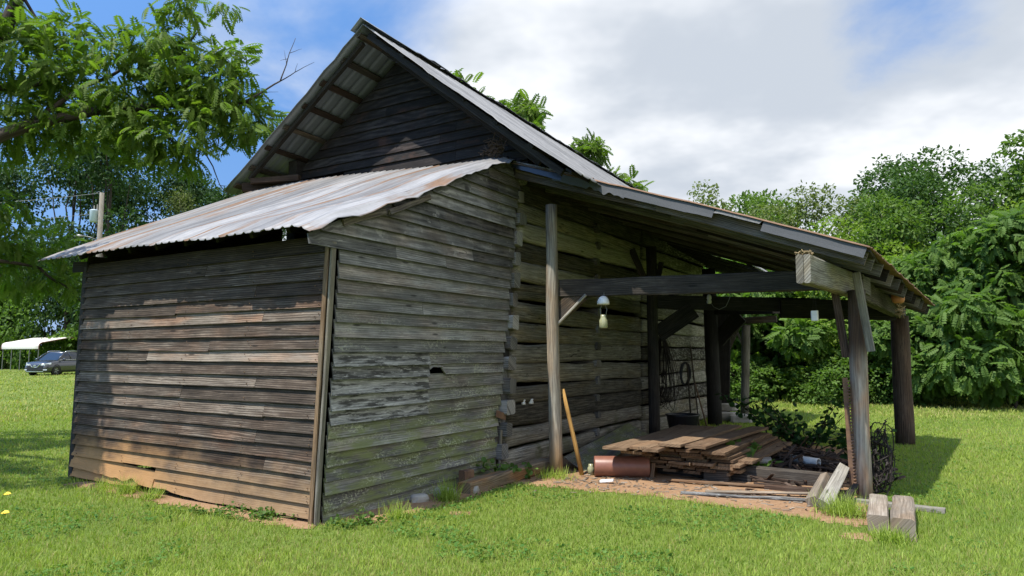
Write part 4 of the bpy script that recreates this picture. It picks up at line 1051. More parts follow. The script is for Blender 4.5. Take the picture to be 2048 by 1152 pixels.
# ------------------------------------------------------------------ trees
def branch(mb, p0, p1, r0, r1, n=7, bend=.12, sides=8):
    p0, p1 = V(p0), V(p1); L = (p1 - p0).length; sd_ = rnd.random() * 99; pts = []; rr = []
    for i in range(n + 1):
        q = i / n; w = math.sin(math.pi * q) * bend * L
        pts.append(p0.lerp(p1, q) + V((MN.noise((q * 2.2, sd_, 0)), MN.noise((q * 2.2, sd_, 5)), MN.noise((q * 2.2, sd_, 9)) + .25)) * w); rr.append(lerp(r0, r1, q))
    mb.pole(pts, rr, n=sides, rough=.15); return pts
def crown_leaves(lobes, n, size, T, F, droop=.2, inner=.45, seed=0, upb=.35, gate=-.16, sfreq=2.6):
    """leaves in the outer shell of many overlapping lobes (centre, radii)"""
    rg_ = np.random.default_rng(seed); 
    cs = np.array([l[0] for l in lobes], float); rs = np.array([l[1] for l in lobes], float)
    w = (rs[:, 0] * rs[:, 2]); w /= w.sum(); k = rg_.choice(len(lobes), n, p=w)
    d = rg_.normal(size=(n, 3)); d[:, 2] += upb; d /= np.linalg.norm(d, axis=1, keepdims=True)
    rad = rg_.uniform(inner, 1.04, n) ** .6
    # gather leaves into sprays so that gaps stay open
    spray = np.array([MN.noise((a * sfreq + kk * 3.1, b * sfreq, c_ * sfreq)) for (a, b, c_), kk in zip(d, k)])
    keep = spray > gate
    k, d, rad, spray = k[keep], d[keep], rad[keep], spray[keep]; n = len(k)
    pos = cs[k] + d * rs[k] * (rad * (1 + .28 * spray))[:, None]
    ld = d * .6 + rg_.normal(size=(n, 3)) * .6; ld[:, 2] -= droop
    nr = rg_.normal(size=(n, 3)) * .45; nr[:, 2] += 1.; nr += d * .4
    fr = frames(ld, nr); sc = size * rg_.uniform(.6, 1.25, n)
    P, FF = inst(T, F, pos, fr, sc)
    t = np.repeat(np.stack([np.clip(.5 + .6 * spray + rg_.normal(0, .22, n), 0, 1), rg_.random(n)], 1), len(F), 0)
    return P, FF, t
def lobes_for(H, Wd, base, n, seed, top=1., flat=1.):
    r = random.Random(seed); out = []
    for i in range(n):
        q = r.random(); z = lerp(base, H * .93, q)
        env = Wd * math.sin(math.pi * min(1, .12 + .80 * q) ** .9) * (1 if q < .75 else top)
        a = r.random() * 6.283; rr = env * math.sqrt(r.random()) * .85
        s_ = Wd * r.uniform(.26, .46)
        out.append(((rr * math.cos(a), rr * math.sin(a), z), (s_, s_, s_ * .72 * flat)))
    return out
PROT = {}
def tree_proto(key, H, Wd, base, nl, n, size, mat, seed, T=(LEAF, LEAFF), top=1., droop=.2, flat=1., tr=.16, name='tree', inner=.45):
    lob = lobes_for(H, Wd, base, nl, seed, top, flat)
    P, F, t = crown_leaves(lob, n, size, T[0], T[1], droop, seed=seed, inner=inner)
    root = bpy.data.objects.new(name, None); C.objects.link(root)
    cr = fast_mesh('crown', P, F, t, M[mat], root)
    mb = MB(); branch(mb, (0, 0, -.2), (rnd.uniform(-.3, .3), rnd.uniform(-.3, .3), H * .8), tr, tr * .25, 9, .04)
    for c_, s_ in lob[::2]: branch(mb, (0, 0, max(.3, c_[2] * .55)), c_, tr * .42, .02, 5, .1, 5)
    tk = mb.obj('trunk', M['bark'], root, smooth=True)
    PROT[key] = (root, cr, tk); root['used'] = 0
def put_tree(key, X, Y, s=1., rz=None, label='', group=None, cat='tree', sz=None, name=None):
    root, cr, tk = PROT[key]
    if root['used']:
        r = root.copy(); C.objects.link(r)
        for ch in (cr, tk): c_ = ch.copy(); C.objects.link(c_); c_.parent = r
    else: r = root
    root['used'] = 1
    r.location = (X, Y, gz(X, Y) - .05); r.rotation_euler = (0, 0, rnd.random() * 6.28 if rz is None else rz); r.scale = (s, s, (sz or s))
    if name: r.name = name
    props(r, label, cat, group); 
    return r
tree_proto('oak', 14, 4.6, 4.0, 22, 15000, .25, 'oak', 3, name='oak_tree')
tree_proto('oak_d', 14, 4.4, 2.2, 24, 15000, .25, 'oakd', 4, name='oak_tree')
tree_proto('oak_b', 12, 3.9, 3.0, 20, 13000, .24, 'oak2', 5, name='ash_tree')
tree_proto('olive', 11, 3.4, 3.4, 17, 9500, .21, 'olive', 8, name='hickory_tree')
tree_proto('lime', 8.5, 2.9, 1.6, 17, 9500, .20, 'lime', 9, name='maple_tree')
tree_proto('thin', 11, 2.6, 3.5, 17, 4200, .20, 'olive', 14, top=.9, name='sparse_tree', inner=.1)
tree_proto('cedar', 11, 2.6, 1.5, 26, 8000, .13, 'olive', 17, top=.75, name='cedar_tree', inner=.2, droop=.1)
tree_proto('under', 5.2, 2.5, .7, 16, 6500, .36, 'under', 21, T=PINS, droop=.5, tr=.07, name='understory_tree')
tree_proto('under_b', 4.6, 2.3, .5, 15, 9000, .17, 'lime', 23, droop=.3, tr=.06, name='understory_tree')
tree_proto('sumac', 5.6, 2.6, .8, 17, 8500, .31, 'under', 29, T=PINS, droop=.6, tr=.08, name='sumac_tree')
tree_proto('bush', 2.0, 1.7, .2, 12, 6000, .13, 'under', 31, droop=.2, tr=.03, name='bush')
tree_proto('wing', 10.2, 2.0, 5.0, 13, 3000, .42, 'walnut', 33, T=PIN, droop=.5, tr=.14, name='walnut_tree')

WG = 'trees at the wood edge on the right'
LG = 'trees at the wood edge on the left'
for i, (key, X, Y, s, sz, lab) in enumerate((
    ('oak', 24.6, 41, 1.02, 1.0, 'tallest dark oak rising highest above the right wood'),
    ('oak', 30.0, 43, 1.0, .98, 'dark oak standing just right of the tallest one'),
    ('oak_b', 27.5, 32, .98, .95, 'dark ash at the right end of the skyline'),
    ('oak_b', 23.2, 29.5, .95, .98, 'ash with mid green crown before the tall dark oaks'),
    ('olive', 17.0, 38, .98, 1.0, 'olive green hickory left of the tallest oak'),
    ('olive', 20.3, 40, 1.0, .98, 'olive green hickory touching the tallest oak'),
    ('lime', 15.2, 31, 1.0, .98, 'bright yellow green maple above the porch roof'),
    ('oak_b', 14.3, 40, .92, .94, 'low ash behind the roof edge beside the maple'),
    ('oak_b', 12.2, 41, .86, .90, 'small ash far behind the roof, next to the sparse tree'),
    ('thin', 10.6, 36, .95, 1.0, 'sparse thin topped tree standing alone above the roof line'),
    ('lime', 20.0, 27.5, 1.0, .98, 'lit yellow green maple right of the porch corner'),
    ('lime', 24.0, 26.5, 1.05, 1.15, 'broad sunlit maple near the right edge of the wood'),
    ('oak_b', 18.3, 33, .8, .8, 'ash with shaded crown between hickory and lit maple'),
    ('olive', 13.2, 36, .85, .86, 'olive hickory filling the low skyline right of the sparse tree'),
    ('oak_b', 16.2, 43, .98, 1.0, 'ash behind the low skyline between sparse tree and hickory'),
    ('lime', 17.8, 34, 1.1, 1.1, 'yellow green maple before the olive hickory'),
    ('oak', 21.6, 36.5, .80, .84, 'oak filling the wood under the tallest dark oak'),
    ('oak_b', 30.0, 35, 1.0, 1.0, 'ash closing the skyline between the dark oak and the right end'),
    ('oak', 34.5, 38, .85, .9, 'oak beyond the right edge of the wood'),
    ('oak_b', 13.0, 46, .7, .75, 'far ash seen through the open shed'),
    ('oak_b', 9.0, 42, .6, .65, 'far ash half hidden by the log wall'),
    ('oak', 16.0, 47, .62, .62, 'far oak deep in the wood behind the understory'))):
    put_tree(key, X, Y, s, None, lab, WG, sz=sz)
UG = 'understory trees along the wood edge'
for i, (key, X, Y, s, sz, lab) in enumerate((
    ('sumac', 14.6, 20.4, 1.0, .98, 'sumac with large drooping leaf whorls right of the corner post'),
    ('sumac', 16.8, 22.0, 1.05, 1.05, 'tall sumac behind the drooping one at the right'),
    ('sumac', 12.7, 22.2, .82, .80, 'sumac between the corner post and the drooping one'),
    ('under_b', 10.6, 23.4, 1.0, .95, 'bright leafy small tree seen between the two outer posts'),
    ('under', 9.1, 24.3, .95, .85, 'leafy small tree left of the outer post, above the shrub'),
    ('under_b', 8.0, 25.0, .95, .82, 'bright small tree just right of the far pale post'),
    ('under', 11.8, 24.6, 1.0, .95, 'leafy small tree directly behind the outer post'),
    ('under', 6.9, 26.2, .95, .9, 'small tree seen past the black post at the log wall end'),
    ('under_b', 14.5, 25.3, 1.1, 1.1, 'bright small tree over the sumac tops'),
    ('under', 19.2, 23.6, 1.1, 1.2, 'leafy small tree at the right picture border'),
    ('under_b', 18.8, 27.2, 1.2, 1.2, 'bright small tree behind the tall sumac'),
    ('under', 22.5, 25.0, 1.2, 1.25, 'small tree past the right border of the lawn'),
    ('under', 8.9, 29, 1.1, 1.05, 'shaded small tree deep behind the shrub'),
    ('under', 12.5, 29, 1.15, 1.1, 'shaded small tree deep behind the outer post'),
    ('under_b', 16.2, 29.5, 1.2, 1.2, 'shaded small tree deep behind the sumacs'),
    ('bush', 10.0, 21.9, .8, .7, 'low green bush at the lawn edge between the posts'),
    ('bush', 7.9, 23.6, .9, .7, 'low green bush at the lawn edge by the pale post'),
    ('bush', 12.0, 21.6, .8, .8, 'low green bush at the lawn edge behind the outer post'),
    ('bush', 14.9, 25.6, 1.2, 1.1, 'low dark bush under the sumac leaves'),
    ('bush', 18.0, 25.4, 1.3, 1.1, 'low dark bush at the right lawn edge'),
    ('bush', 21.5, 26.0, 1.4, 1.2, 'low dark bush outside the right lawn edge'),
    ('bush', 10.8, 26.5, 1.6, 1.6, 'wide bush in the shade between the small trees'),
    ('bush', 7.2, 27.5, 1.6, 1.6, 'wide bush in the shade past the pale post'))):
    put_tree(key, X, Y, s, None, lab, UG, 'bush' if key == 'bush' else 'tree', sz)
# woods on the left, far behind the car
for i, (key, X, Y, s, sz, lab) in enumerate((
    ('oak_d', -46, 72, 1.5, 1.80, 'huge dark oak rising at the left edge of the lawn'),
    ('oak_d', -38.5, 66, 1.55, 1.74, 'big dark oak standing left of the utility pole'),
    ('oak_d', -42.5, 74, 1.3, 1.54, 'round topped oak right behind the utility pole'),
    ('oak_d', -35.0, 74, 1.35, 1.62, 'dark oak between utility pole and the shed roof'),
    ('cedar', -33.6, 70, 1.35, 1.75, 'feathery pale cedar like tree above the shed roof'),
    ('oak_d', -33.5, 80, 1.3, 1.56, 'oak behind the feathery tree'),
    ('oak_d', -56, 75, 1.4, 1.68, 'dark oak behind the white metal carport'),
    ('oak_d', -50, 84, 1.5, 1.80, 'oak filling the wood behind the carport roof'),
    ('oak_d', -62, 80, 1.6, 1.80, 'oak beyond the left end of the carport'),
    ('oak_d', -27, 78, 1.1, 1.38, 'oak hidden mostly by the shed roof'),
    ('oak_d', -68, 88, 1.5, 1.80, 'far oak at the left picture border'),
    ('oak_d', -42, 90, 1.45, 1.80, 'far oak in the second row behind the pole'))):
    put_tree(key, X, Y, s, None, lab, LG, sz=sz)
for i, (X, Y, s, lab) in enumerate(((-55, 76, 3.0, 'dark bush behind the left carport legs'), (-49, 73, 2.6, 'dark bush behind the middle of the carport'), (-43.5, 71, 2.8, 'dark bush behind the roof of the parked car'),
                                    (-38, 72, 2.8, 'dark bush between car and shed corner'), (-61, 80, 3.2, 'dark bush at the far left lawn edge'), (-34, 70, 2.6, 'dark bush hidden behind the shed corner'), (-68, 84, 3.4, 'dark bush at the left border'))):
    put_tree('bush', X, Y, s, None, lab, 'bushes at the left wood edge', 'bush', s * 1.7)
# walnut crown showing over the barn ridge
for X, Y, s, lab in ((.7, 24.5, 1.09, 'walnut showing as a leafy tuft over the middle of the ridge'), (2.5, 25.0, .96, 'walnut showing lower over the far end of the ridge'), (-1.9, 24.0, 1.14, 'walnut whose tip just shows over the upper ridge')):
    put_tree('wing', X, Y, s, None, lab, 'walnuts behind the barn', sz=s * 1.03)
for k, (root, cr, tk) in PROT.items():
    if not root['used']: 
        for o_ in (cr, tk, root): bpy.data.objects.remove(o_)
    else: del root['used']
for o_ in C.objects:
    if 'used' in o_: del o_['used']

# ---- the near walnut at the left, its limbs reach over the shed corner
t_ = thing('walnut_tree', 'big walnut tree with feathery leaves overhanging the left end of the shed', 'tree', (-9.9, 9.6, 0))
TB = V((-9.9, 9.6, 0))
blobs = [  # centre in the world, radii
    (-8.9, 11.6, 7.5, .9), (-8.3, 11.4, 6.7, .8), (-8.7, 11.8, 6.0, .8), (-7.6, 11.8, 6.2, .75), (-8.0, 12.2, 7.4, .45),
    (-6.35, 12.0, 7.3, .50), (-6.15, 11.7, 6.85, .62), (-5.6, 12.0, 6.35, .70), (-6.7, 11.9, 6.1, .75), (-5.2, 12.1, 6.2, .62), (-4.75, 12.0, 5.75, .55),
    (-5.6, 11.8, 5.55, .62), (-6.3, 11.8, 5.35, .60), (-5.9, 11.9, 5.0, .40), (-7.3, 11.7, 5.5, .70), (-8.3, 11.7, 5.4, .5), (-9.2, 11.9, 5.3, .55), (-5.05, 11.9, 6.75, .42), (-4.45, 12.1, 5.6, .35),
    (-6.9, 11.6, 6.7, .45), (-5.8, 11.8, 7.75, .35), (-5.2, 12.2, 7.95, .22),
    (-9.5, 12.6, 4.3, .45), (-9.3, 12.8, 3.7, .5), (-9.5, 13.0, 3.1, .4), (-9.0, 13.4, 3.1, .42), (-8.6, 13.2, 3.6, .4), (-8.5, 13.6, 2.9, .34),
    (-11.2, 10.6, 7.4, 1.2), (-11.9, 9.2, 6.6, 1.3), (-12.8, 10.6, 6.4, 1.4), (-12.6, 8.0, 6.0, 1.2), (-11.2, 11.4, 9.0, 1.0),
    (-8.9, 6.2, 6.2, .6), (-9.1, 6.0, 5.4, .6), (-9.6, 7.2, 6.6, .9), (-6.85, 7.45, 6.0, .42), (-7.15, 7.2, 6.0, .42), (-7.5, 6.9, 6.0, .42), (-7.9, 6.6, 6.0, .45)]
lob = [((x - TB.x, y - TB.y, z), (r, r * 1.1, r * .75)) for x, y, z, r in blobs]
P, F, tt = crown_leaves(lob, 13500, .29, PIN[0], PIN[1], .40, .1, seed=77, upb=.1, gate=.02, sfreq=1.7)
fast_mesh('crown', P, F, tt, M['walnut'], t_)
mb = MB()
tr0 = V((0, 0, 0)); 
branch(mb, (0, 0, -.1), (.25, .4, 3.6), .34, .24, 8, .03, 12); branch(mb, (.25, .4, 3.5), (.75, 2.2, 7.0), .22, .13, 8, .04, 10); branch(mb, (.75, 2.2, 6.9), (1.2, 2.6, 9.4), .13, .04, 6, .05)
branch(mb, (.25, .4, 3.4), (-1.2, -1.3, 7.6), .2, .06, 8, .05)
L1 = branch(mb, (.3, .6, 4.3), (2.6, 2.3, 5.85), .15, .085, 9, .03); L1b = branch(mb, L1[-1], (4.4, 2.4, 6.0), .085, .045, 8, .04); branch(mb, L1b[-1], (5.35, 2.45, 6.05), .045, .018, 6, .05, 6)
branch(mb, (.6, 1.6, 5.9), (2.0, 2.2, 6.35), .09, .03, 7, .05); branch(mb, L1[6], (3.6, 2.3, 7.1), .05, .015, 7, .08, 6); branch(mb, L1b[3], (4.3, 2.4, 7.4), .04, .01, 7, .06, 6)
branch(mb, L1b[2], (4.1, 2.3, 5.2), .03, .01, 6, .06, 6); branch(mb, (.3, .5, 3.5), (1.0, 3.4, 3.2), .09, .02, 7, .08, 7); branch(mb, (1., 3.4, 3.2), (1.5, 3.9, 2.6), .03, .01, 5, .08, 5)
branch(mb, (.25, .4, 3.3), (.9, -3.2, 6.3), .11, .03, 8, .08); branch(mb, (.25, .4, 3.6), (2.9, -2.2, 6.0), .10, .02, 8, .06)
branch(mb, (.9, 2.5, 8.2), (1.75, 2.5, 6.9), .035, .01, 8, .12, 6)
# the bare dead twig pointing up at the right, and hanging bare ends
q0 = branch(mb, (5.1, 2.42, 6.02), (5.75, 2.45, 6.45), .022, .014, 6, .05, 6); q1 = branch(mb, q0[-1], (6.0, 2.45, 7.25), .013, .004, 8, .06, 5); q2 = branch(mb, q0[-1], (6.35, 2.45, 6.8), .011, .003, 7, .08, 5)
for a, b in ((q1[3], (5.80, 2.45, 7.02)), (q1[5], (6.12, 2.45, 7.05)), (q1[4], (5.72, 2.5, 6.85)), (q2[3], (6.05, 2.45, 6.78)), (q0[3], (5.72, 2.45, 6.25))): branch(mb, a, b, .006, .002, 4, .06, 4)
q = branch(mb, (4.4, 2.4, 5.2), (5.15, 2.4, 4.15), .014, .004, 8, .12, 5); branch(mb, q[5], (5.2, 2.4, 4.45), .005, .002, 3, .1, 4)
mb.obj('trunk', M['bark'], t_, smooth=True)

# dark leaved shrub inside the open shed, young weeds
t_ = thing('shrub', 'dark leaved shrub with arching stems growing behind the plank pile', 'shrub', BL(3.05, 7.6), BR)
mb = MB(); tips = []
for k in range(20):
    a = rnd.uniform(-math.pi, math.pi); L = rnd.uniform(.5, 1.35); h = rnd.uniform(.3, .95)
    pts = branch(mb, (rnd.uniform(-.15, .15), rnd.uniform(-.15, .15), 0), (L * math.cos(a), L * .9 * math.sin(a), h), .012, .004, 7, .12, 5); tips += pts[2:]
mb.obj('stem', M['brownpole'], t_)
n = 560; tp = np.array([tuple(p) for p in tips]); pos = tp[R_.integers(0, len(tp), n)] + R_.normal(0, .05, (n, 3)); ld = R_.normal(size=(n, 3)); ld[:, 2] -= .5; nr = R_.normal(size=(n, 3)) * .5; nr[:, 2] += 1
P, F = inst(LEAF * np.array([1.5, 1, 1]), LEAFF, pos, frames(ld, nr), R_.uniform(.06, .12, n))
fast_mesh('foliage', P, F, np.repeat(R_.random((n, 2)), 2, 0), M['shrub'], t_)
def weed(x, y, h, n, lab, wide=1., mat='under', size=.07, grp=None):
    t_ = thing('weed', lab, 'weed', BL(x, y), rnd.random() * 6, grp)
    mb = MB(); tips = []
    for k in range(6):
        a = rnd.uniform(0, 6.28); L = rnd.uniform(.05, .22) * wide; tips += branch(mb, (0, 0, 0), (L * math.cos(a), L * math.sin(a), h * rnd.uniform(.5, 1)), .004, .002, 4, .1, 4)[1:]
    mb.obj('stem', M['grass'], t_)
    tp = np.array([tuple(p) for p in tips]); pos = tp[R_.integers(0, len(tp), n)] + R_.normal(0, .025, (n, 3)); ld = R_.normal(size=(n, 3)); nr = R_.normal(size=(n, 3)) * .4; nr[:, 2] += 1
    P, F = inst(LEAF * np.array([1.6, 1, 1]), LEAFF, pos, frames(ld, nr), R_.uniform(.6, 1.3, n) * size)
    fast_mesh('foliage', P, F, np.repeat(R_.random((n, 2)), 2, 0), M[mat], t_)
weed(.28, 2.75, .26, 90, 'leafy weed at the foot of the log corner', 1.1)
weed(.45, 3.02, .22, 60, 'small weed beside the end of the weathered timber', 1.)
weed(-.55, -.22, .07, 420, 'low creeping weed patch before the right end of the front wall', 2.0, size=.028)
weed(-1.2, -.28, .06, 380, 'low creeping weed patch before the middle of the front wall', 2.2, size=.028)
weed(.35, .15, .09, 300, 'low weed patch at the corner board', 1.6, size=.03)
weed(2.72, 5.0, .40, 70, 'broad leaved weed growing out of the debris beside the planks', 1.6, size=.12)
weed(3.0, 4.75, .25, 40, 'broad leaved weed over the grey timber', 1.2, size=.11)
weed(3.9, 6.3, .6, 110, 'leafy weed clump by the far side of the debris', 1.6, mat='shrub', size=.10)
def tuft(x, y, n, h, r, lab):
    p = BL(x, y); X = p.x + R_.normal(0, r, n); Y = p.y + R_.normal(0, r, n); P = np.zeros((n, 3, 3)); a = R_.uniform(0, 6.28, n); l = R_.uniform(.3, 1., n) * h; hh = h * R_.uniform(.5, 1.1, n)
    P[:, 0] = np.stack([X - .004 * np.sin(a), Y + .004 * np.cos(a), 0 * X], 1); P[:, 1] = np.stack([X + .004 * np.sin(a), Y - .004 * np.cos(a), 0 * X], 1); P[:, 2] = np.stack([X + l * np.cos(a), Y + l * np.sin(a), hh], 1)
    F = (np.arange(n) * 3)[:, None] + np.array([[0, 1, 2]])
    fast_mesh('grass_tuft', P.reshape(-1, 3), F, np.stack([R_.random(n), R_.random(n) * .8], 1), M['grass'], label=lab, category='grass tuft') if False else props(fast_mesh('grass_tuft', P.reshape(-1, 3), F, np.stack([R_.random(n), R_.random(n) * .8], 1), M['grass']), lab, 'grass tuft')
tuft(.42, 1.45, 260, .24, .06, 'tall grass tuft against the middle of the mossy side wall')
tuft(.50, .55, 160, .18, .08, 'grass tuft near the corner on the side wall')
tuft(-2.95, -.18, 200, .20, .06, 'tall grass tuft under the split lowest board')
tuft(-2.4, -.2, 150, .16, .06, 'grass tuft right of the split lowest board')
tuft(-3.4, -.2, 120, .16, .08, 'grass tuft at the bare soil left of the split board')
tuft(4.15, 3.0, 420, .24, .10, 'tall grass tuft between split posts and timber pair')
tuft(4.62, 2.15, 260, .16, .07, 'grass tuft in front of the timber pair')
tuft(.75, 3.25, 240, .17, .12, 'grass tuft at the foot of the grey front post')
for i, (x, y, lab) in enumerate(((-4.33, 5.85 - 6.7 + .0, ''),)): pass
for X, Y, lab in ((-4.95, 6.9, 'fallen yellow leaf on the lawn, the nearer of two'), (-5.58, 7.8, 'fallen yellow leaf on the lawn, the farther of two')):
    P, F = inst(LEAF * np.array([1.6, 1, 1]), LEAFF, np.array([[0, 0, 0.]]), frames(np.array([[1., .3, .15]]), np.array([[0, -.35, 1.]])), np.array([.075]))
    o_ = fast_mesh('fallen_leaf', P, F, np.ones((2, 2)) * .5, plain('yellow_leaf', (.62, .42, .03), .6)); o_.location = (X, Y, .055); props(o_, lab, 'leaf', 'fallen yellow leaves')

# ------------------------------------------------------------------ utility pole, carport, car
X, Y = -27.0, 45.0
t_ = thing('utility_pole', 'grey wooden utility pole with transformer can and lamp arm', 'utility pole', (X, Y, 0))
mb = MB(); mb.pole([(0, 0, -.2), (.0, 0, 5), (0, 0, 12.1)], [.19, .17, .14], n=12, rough=.02); mb.obj('pole', M['grey'], t_, smooth=True)
M['can'] = plain('pale_blue_paint', (.42, .50, .56), .45, var=.08)
mb = MB(); rg = [[V((r * math.cos(t) - .46, r * math.sin(t), z)) for t in [2 * math.pi * k / 16 for k in range(16)]] for z, r in ((10.15, .2), (10.2, .25), (10.85, .25), (10.9, .27), (10.93, .27), (10.98, .18))]
mb.rings(rg); tr_ = mb.obj('transformer', M['can'], t_, smooth=True)
mb = MB(); mb.pole([(-.46, 0, 10.98), (-.46, 0, 11.25)], .04, n=6); mb.pole([(-.32, .1, 10.98), (-.32, .1, 11.35)], .04, n=6); mb.obj('bushing', M['stone'], tr_)
mb = MB(); mb.beam((-.3, 0, 10.6), (-.1, 0, 10.6), .12, .06); mb.beam((-.3, 0, 10.3), (-.1, 0, 10.3), .1, .06); mb.obj('bracket', M['wire'], t_)
mb = MB(); mb.pole([(-.1, 0, 8.95), (-.6, -.05, 9.15), (-1.0, -.1, 9.22)], .03, n=6); mb.pole([(-1.0, -.1, 9.2), (-1.3, -.13, 9.22), (-1.55, -.15, 9.20)], [.06, .11, .05], n=8); mb.obj('lamp_arm', M['wire'], t_, smooth=True)
mb = MB(); mb.pole([(0, 0, 12.05), (-.2, 0, 12.2), (-.45, 0, 12.05)], .02, n=5); mb.obj('pole_pin', M['wire'], t_)
def wire_line(p0, p1, sag, r, lab):
    p0, p1 = V(p0), V(p1); mb = MB(); mb.pole([p0.lerp(p1, q / 14) - V((0, 0, sag * 4 * (q / 14) * (1 - q / 14))) for q in range(15)], r, n=4); o = mb.obj('power_line', M['wire'], label=lab, cat='power line')
wire_line((X, Y, 12.1), (-62, 50, 12.6), .8, .014, 'upper power line running left from the top of the utility pole')
wire_line((X - .2, Y, 10.75), (-62, 50, 11.4), .9, .012, 'lower power line running left from the transformer')
wire_line((9.6, 20.2, 3.1), (34, 27, 3.9), .2, .007, 'thin power line crossing before the trees on the right')
# carport
a0 = V((-49.6, 68., 0)); e = V((5.5, -3., 0)).normalized(); wv = V((3., 5.5, 0)).normalized()
t_ = thing('carport', 'white metal carport with rounded eaves and thin legs behind the car', 'carport', a0, math.atan2(e.y, e.x))
M['cpw'] = plain('cream_white_sheet', (.66, .63, .56), .5, var=.04); M['cpin'] = plain('dark_red_trim', (.12, .05, .035), .6)
prof = [(-.08, 1.95), (-.10, 2.25), (-.02, 2.48), (.18, 2.60), (1.4, 2.85), (2.75, 3.12), (4.1, 2.85), (5.3, 2.60), (5.52, 2.48), (5.6, 2.25), (5.58, 1.95)]
def cp_fn(u, v):
    k = v * (len(prof) - 1); i = min(len(prof) - 2, int(k)); q = k - i
    return (lerp(-.15, 6.45, u), lerp(prof[i][0], prof[i + 1][0], q), lerp(prof[i][1], prof[i + 1][1], q) + .012 * abs(math.sin(k * 9)))
o_ = sheet('roof', cp_fn, 6, 40, M['cpw'], (6, 7), t_, solid=.02)
for xx in (-.16, 6.45):
    mb = MB(); mb.pole([(xx, y, z - .03) for y, z in prof], .045, n=6); mb.obj('end_trim', M['cpin'], t_)
for k in range(5):
    for yy in (0., 5.5):
        mb = MB(); mb.beam((.03 + k * 1.56, yy, -.1), (.03 + k * 1.56, yy, 2.3), .06, .06, up=(1, 0, 0), wob=0); mb.obj('leg', M['wire'], t_)
# car: front faces -y
car = thing('parked_suv', 'dark grey suv parked on the lawn, front to the viewer, by the carport', 'car', (-33.35, 48.9, .0), RAD(-2))
M['paint'] = plain('dark_grey_car_paint', (.060, .063, .070), .22, .55, var=.02, **{'Coat Weight': .8, 'Coat Roughness': .05})
M['glass'] = plain('dark_car_glass', (.010, .012, .014), .06, var=0., spec=.9); M['chrome'] = plain('chrome', (.72, .73, .75), .12, 1., var=.02)
M['tyre'] = plain('tyre_rubber', (.016, .016, .016), .85); M['lamp'] = plain('headlight_lens', (.62, .66, .70), .08, .3, var=.05); M['alloy'] = plain('alloy_rim', (.22, .23, .24), .35, .8)
def section(y, hw, zb, zs, zt, crown):
    return [V((-hw * .86, y, zb)), V((-hw * .98, y, zb + .12)), V((-hw, y, (zb + zs) * .5 + .08)), V((-hw * .97, y, zs - .06)), V((-hw * .88, y, zt - .02)), V((-hw * .5, y, zt + crown * .7)), V((0, y, zt + crown)),
            V((hw * .5, y, zt + crown * .7)), V((hw * .88, y, zt - .02)), V((hw * .97, y, zs - .06)), V((hw, y, (zb + zs) * .5 + .08)), V((hw * .98, y, zb + .12)), V((hw * .86, y, zb))]
mb = MB()
mb.rings([section(*q) for q in ((0, .62, .30, .66, .72, .02), (.05, .76, .24, .74, .82, .03), (.20, .86, .22, .84, .93, .04), (.55, .91, .22, .92, 1.00, .05), (1.05, .92, .22, .98, 1.06, .05), (1.35, .92, .22, 1.0, 1.09, .05), (2.3, .92, .22, 1.02, 1.10, .04),
                                (3.4, .92, .22, 1.05, 1.13, .03), (4.2, .91, .26, 1.08, 1.15, .02), (4.55, .86, .34, 1.05, 1.12, .01), (4.66, .76, .42, .98, 1.05, 0))])
bd = mb.obj('body', M['paint'], car, smooth=True)
def gsec(y, hb, ht, zb, zt): return [V((-hb, y, zb)), V((-lerp(hb, ht, .5), y, lerp(zb, zt, .55))), V((-ht, y, zt - .04)), V((-ht * .8, y, zt)), V((ht * .8, y, zt)), V((ht, y, zt - .04)), V((lerp(hb, ht, .5), y, lerp(zb, zt, .55))), V((hb, y, zb))]
mb = MB(); mb.rings([gsec(*q) for q in ((1.15, .78, .74, 1.06, 1.10), (1.45, .80, .72, 1.05, 1.28), (1.95, .82, .64, 1.05, 1.60), (2.15, .83, .62, 1.05, 1.665), (3.2, .84, .62, 1.08, 1.69), (4.0, .82, .60, 1.10, 1.63), (4.5, .78, .58, 1.08, 1.20))])
mb.obj('windows', M['glass'], car, smooth=False)
mb = MB(); mb.rings([[V((x, y, z + dz)) for x, z in ((-.61, zt - .03), (-.5, zt + .012), (0, zt + .03), (.5, zt + .012), (.61, zt - .03))] + [V((x, y, z - .02 + dz)) for x, z in ((.6, zt - .03), (-.6, zt - .03))] for y, zt, dz in ((2.0, 1.62, 0), (2.2, 1.675, 0), (3.2, 1.70, 0), (4.05, 1.64, 0), (4.25, 1.58, 0))])
mb.obj('roof', M['paint'], car, smooth=True)
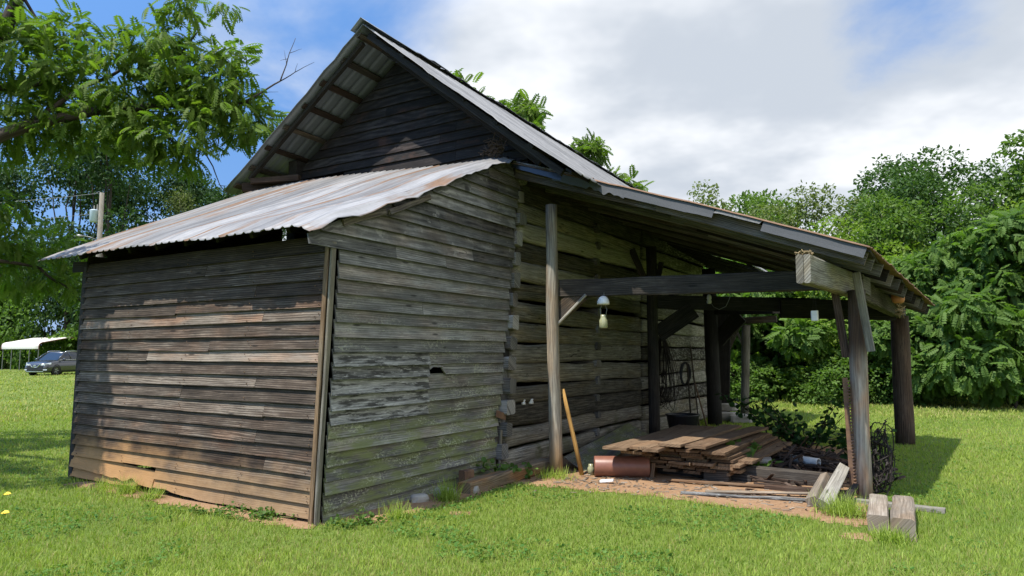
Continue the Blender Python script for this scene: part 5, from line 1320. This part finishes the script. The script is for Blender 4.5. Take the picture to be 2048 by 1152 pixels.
for sx_ in (-1, 1):
    mb = MB(); mb.pole([(sx_ * .80, 1.2, 1.12), (sx_ * .70, 1.75, 1.50), (sx_ * .635, 2.1, 1.66)], .035, n=6); mb.pole([(sx_ * .84, 2.55, 1.08), (sx_ * .64, 2.5, 1.66)], .04, n=6); mb.pole([(sx_ * .84, 3.5, 1.1), (sx_ * .63, 3.45, 1.67)], .04, n=6)
    mb.obj('pillar', M['paint'], car, smooth=True)
    mb = MB(); mb.pole([(sx_ * .66, 2.1, 1.68), (sx_ * .64, 2.3, 1.735), (sx_ * .64, 3.3, 1.75), (sx_ * .62, 4.0, 1.68)], .024, n=6); mb.obj('roof_rail', M['chrome'], car, smooth=True)
    mb = MB(); mb.pole([(sx_ * .86, 1.25, 1.10), (sx_ * .87, 2.4, 1.115), (sx_ * .87, 3.6, 1.14)], .018, n=5); mb.obj('window_trim', M['chrome'], car)
    o_ = rock(.12, .07, .085, 2, .8).obj('mirror', M['paint'], car, loc=(sx_ * 1.02, 1.5, 1.14), smooth=True)
    mb = MB(); mb.rings([[V((sx_ * .38, -.005, .80)), V((sx_ * .38, -.005, .74)), V((sx_ * .38, .1, .74)), V((sx_ * .38, .1, .80))], [V((sx_ * .66, .03, .86)), V((sx_ * .66, .03, .70)), V((sx_ * .66, .2, .70)), V((sx_ * .66, .2, .86))], [V((sx_ * .895, .34, .93)), V((sx_ * .90, .30, .80)), V((sx_ * .86, .45, .80)), V((sx_ * .86, .45, .93))]])
    mb.obj('headlight', M['lamp'], car)
    mb = MB(); mb.beam((sx_ * .58, .0, .42), (sx_ * .80, .08, .43), .07, .03); mb.obj('fog_light', M['lamp'], car)
    mb = MB(); mb.beam((sx_ * .20, -.03, .62), (sx_ * .40, -.02, .84), .05, .04, up=(0, 1, 0)); mb.beam((sx_ * .20, -.03, .63), (0, -.035, .60), .04, .05, up=(0, 1, 0)); mb.obj('grille_trim', M['chrome'], car)
    for y in (.92, 3.64):
        w_ = bpy.data.objects.new('wheel', None); C.objects.link(w_); w_.parent = car; w_.location = (sx_ * .80, y, .355)
        mb = MB(); mb.rings([[V((a * sx_, r * math.cos(t), r * math.sin(t))) for t in [2 * math.pi * k / 26 for k in range(26)]] for a, r in ((-.10, .24), (-.10, .33), (-.07, .355), (.09, .355), (.125, .33), (.13, .25), (.08, .24))]); mb.obj('tyre', M['tyre'], w_, smooth=True)
        mb = MB(); mb.rings([[V((a * sx_, r * math.cos(t), r * math.sin(t))) for t in [2 * math.pi * k / 20 for k in range(20)]] for a, r in ((.05, .24), (.07, .24), (.07, .2), (.06, .02))])
        for k in range(5):
            t = 2 * math.pi * k / 5; mb.beam((.10 * sx_, .04 * math.cos(t), .04 * math.sin(t)), (.10 * sx_, .23 * math.cos(t), .23 * math.sin(t)), .02, .07, up=(1, 0, 0), wob=0)
        mb.obj('rim', M['alloy'], w_)
        mb = MB(); mb.rings([[V((sx_ * (.915 + a), y + r * math.cos(t), .355 + r * math.sin(t))) for t in [math.pi * (-.12 + 1.24 * k / 18) for k in range(19)]] for a, r in ((0, .375), (.012, .38), (.012, .43), (-.01, .44))], closed=False, caps=False); mb.obj('wheel_arch', M['tyre'], car)
mb = MB(); mb.beam((-.55, -.012, .56), (.55, -.012, .56), .30, .03, bev=.02, wob=0); mb.obj('grille', M['black'], car)
mb = MB(); mb.beam((-.08, -.045, .72), (.08, -.045, .72), .11, .02, bev=.03, wob=0); mb.obj('emblem', M['chrome'], car)
mb = MB(); mb.beam((-.62, -.02, .30), (.62, -.02, .30), .05, .04, wob=0); mb.obj('bumper_trim', M['chrome'], car)
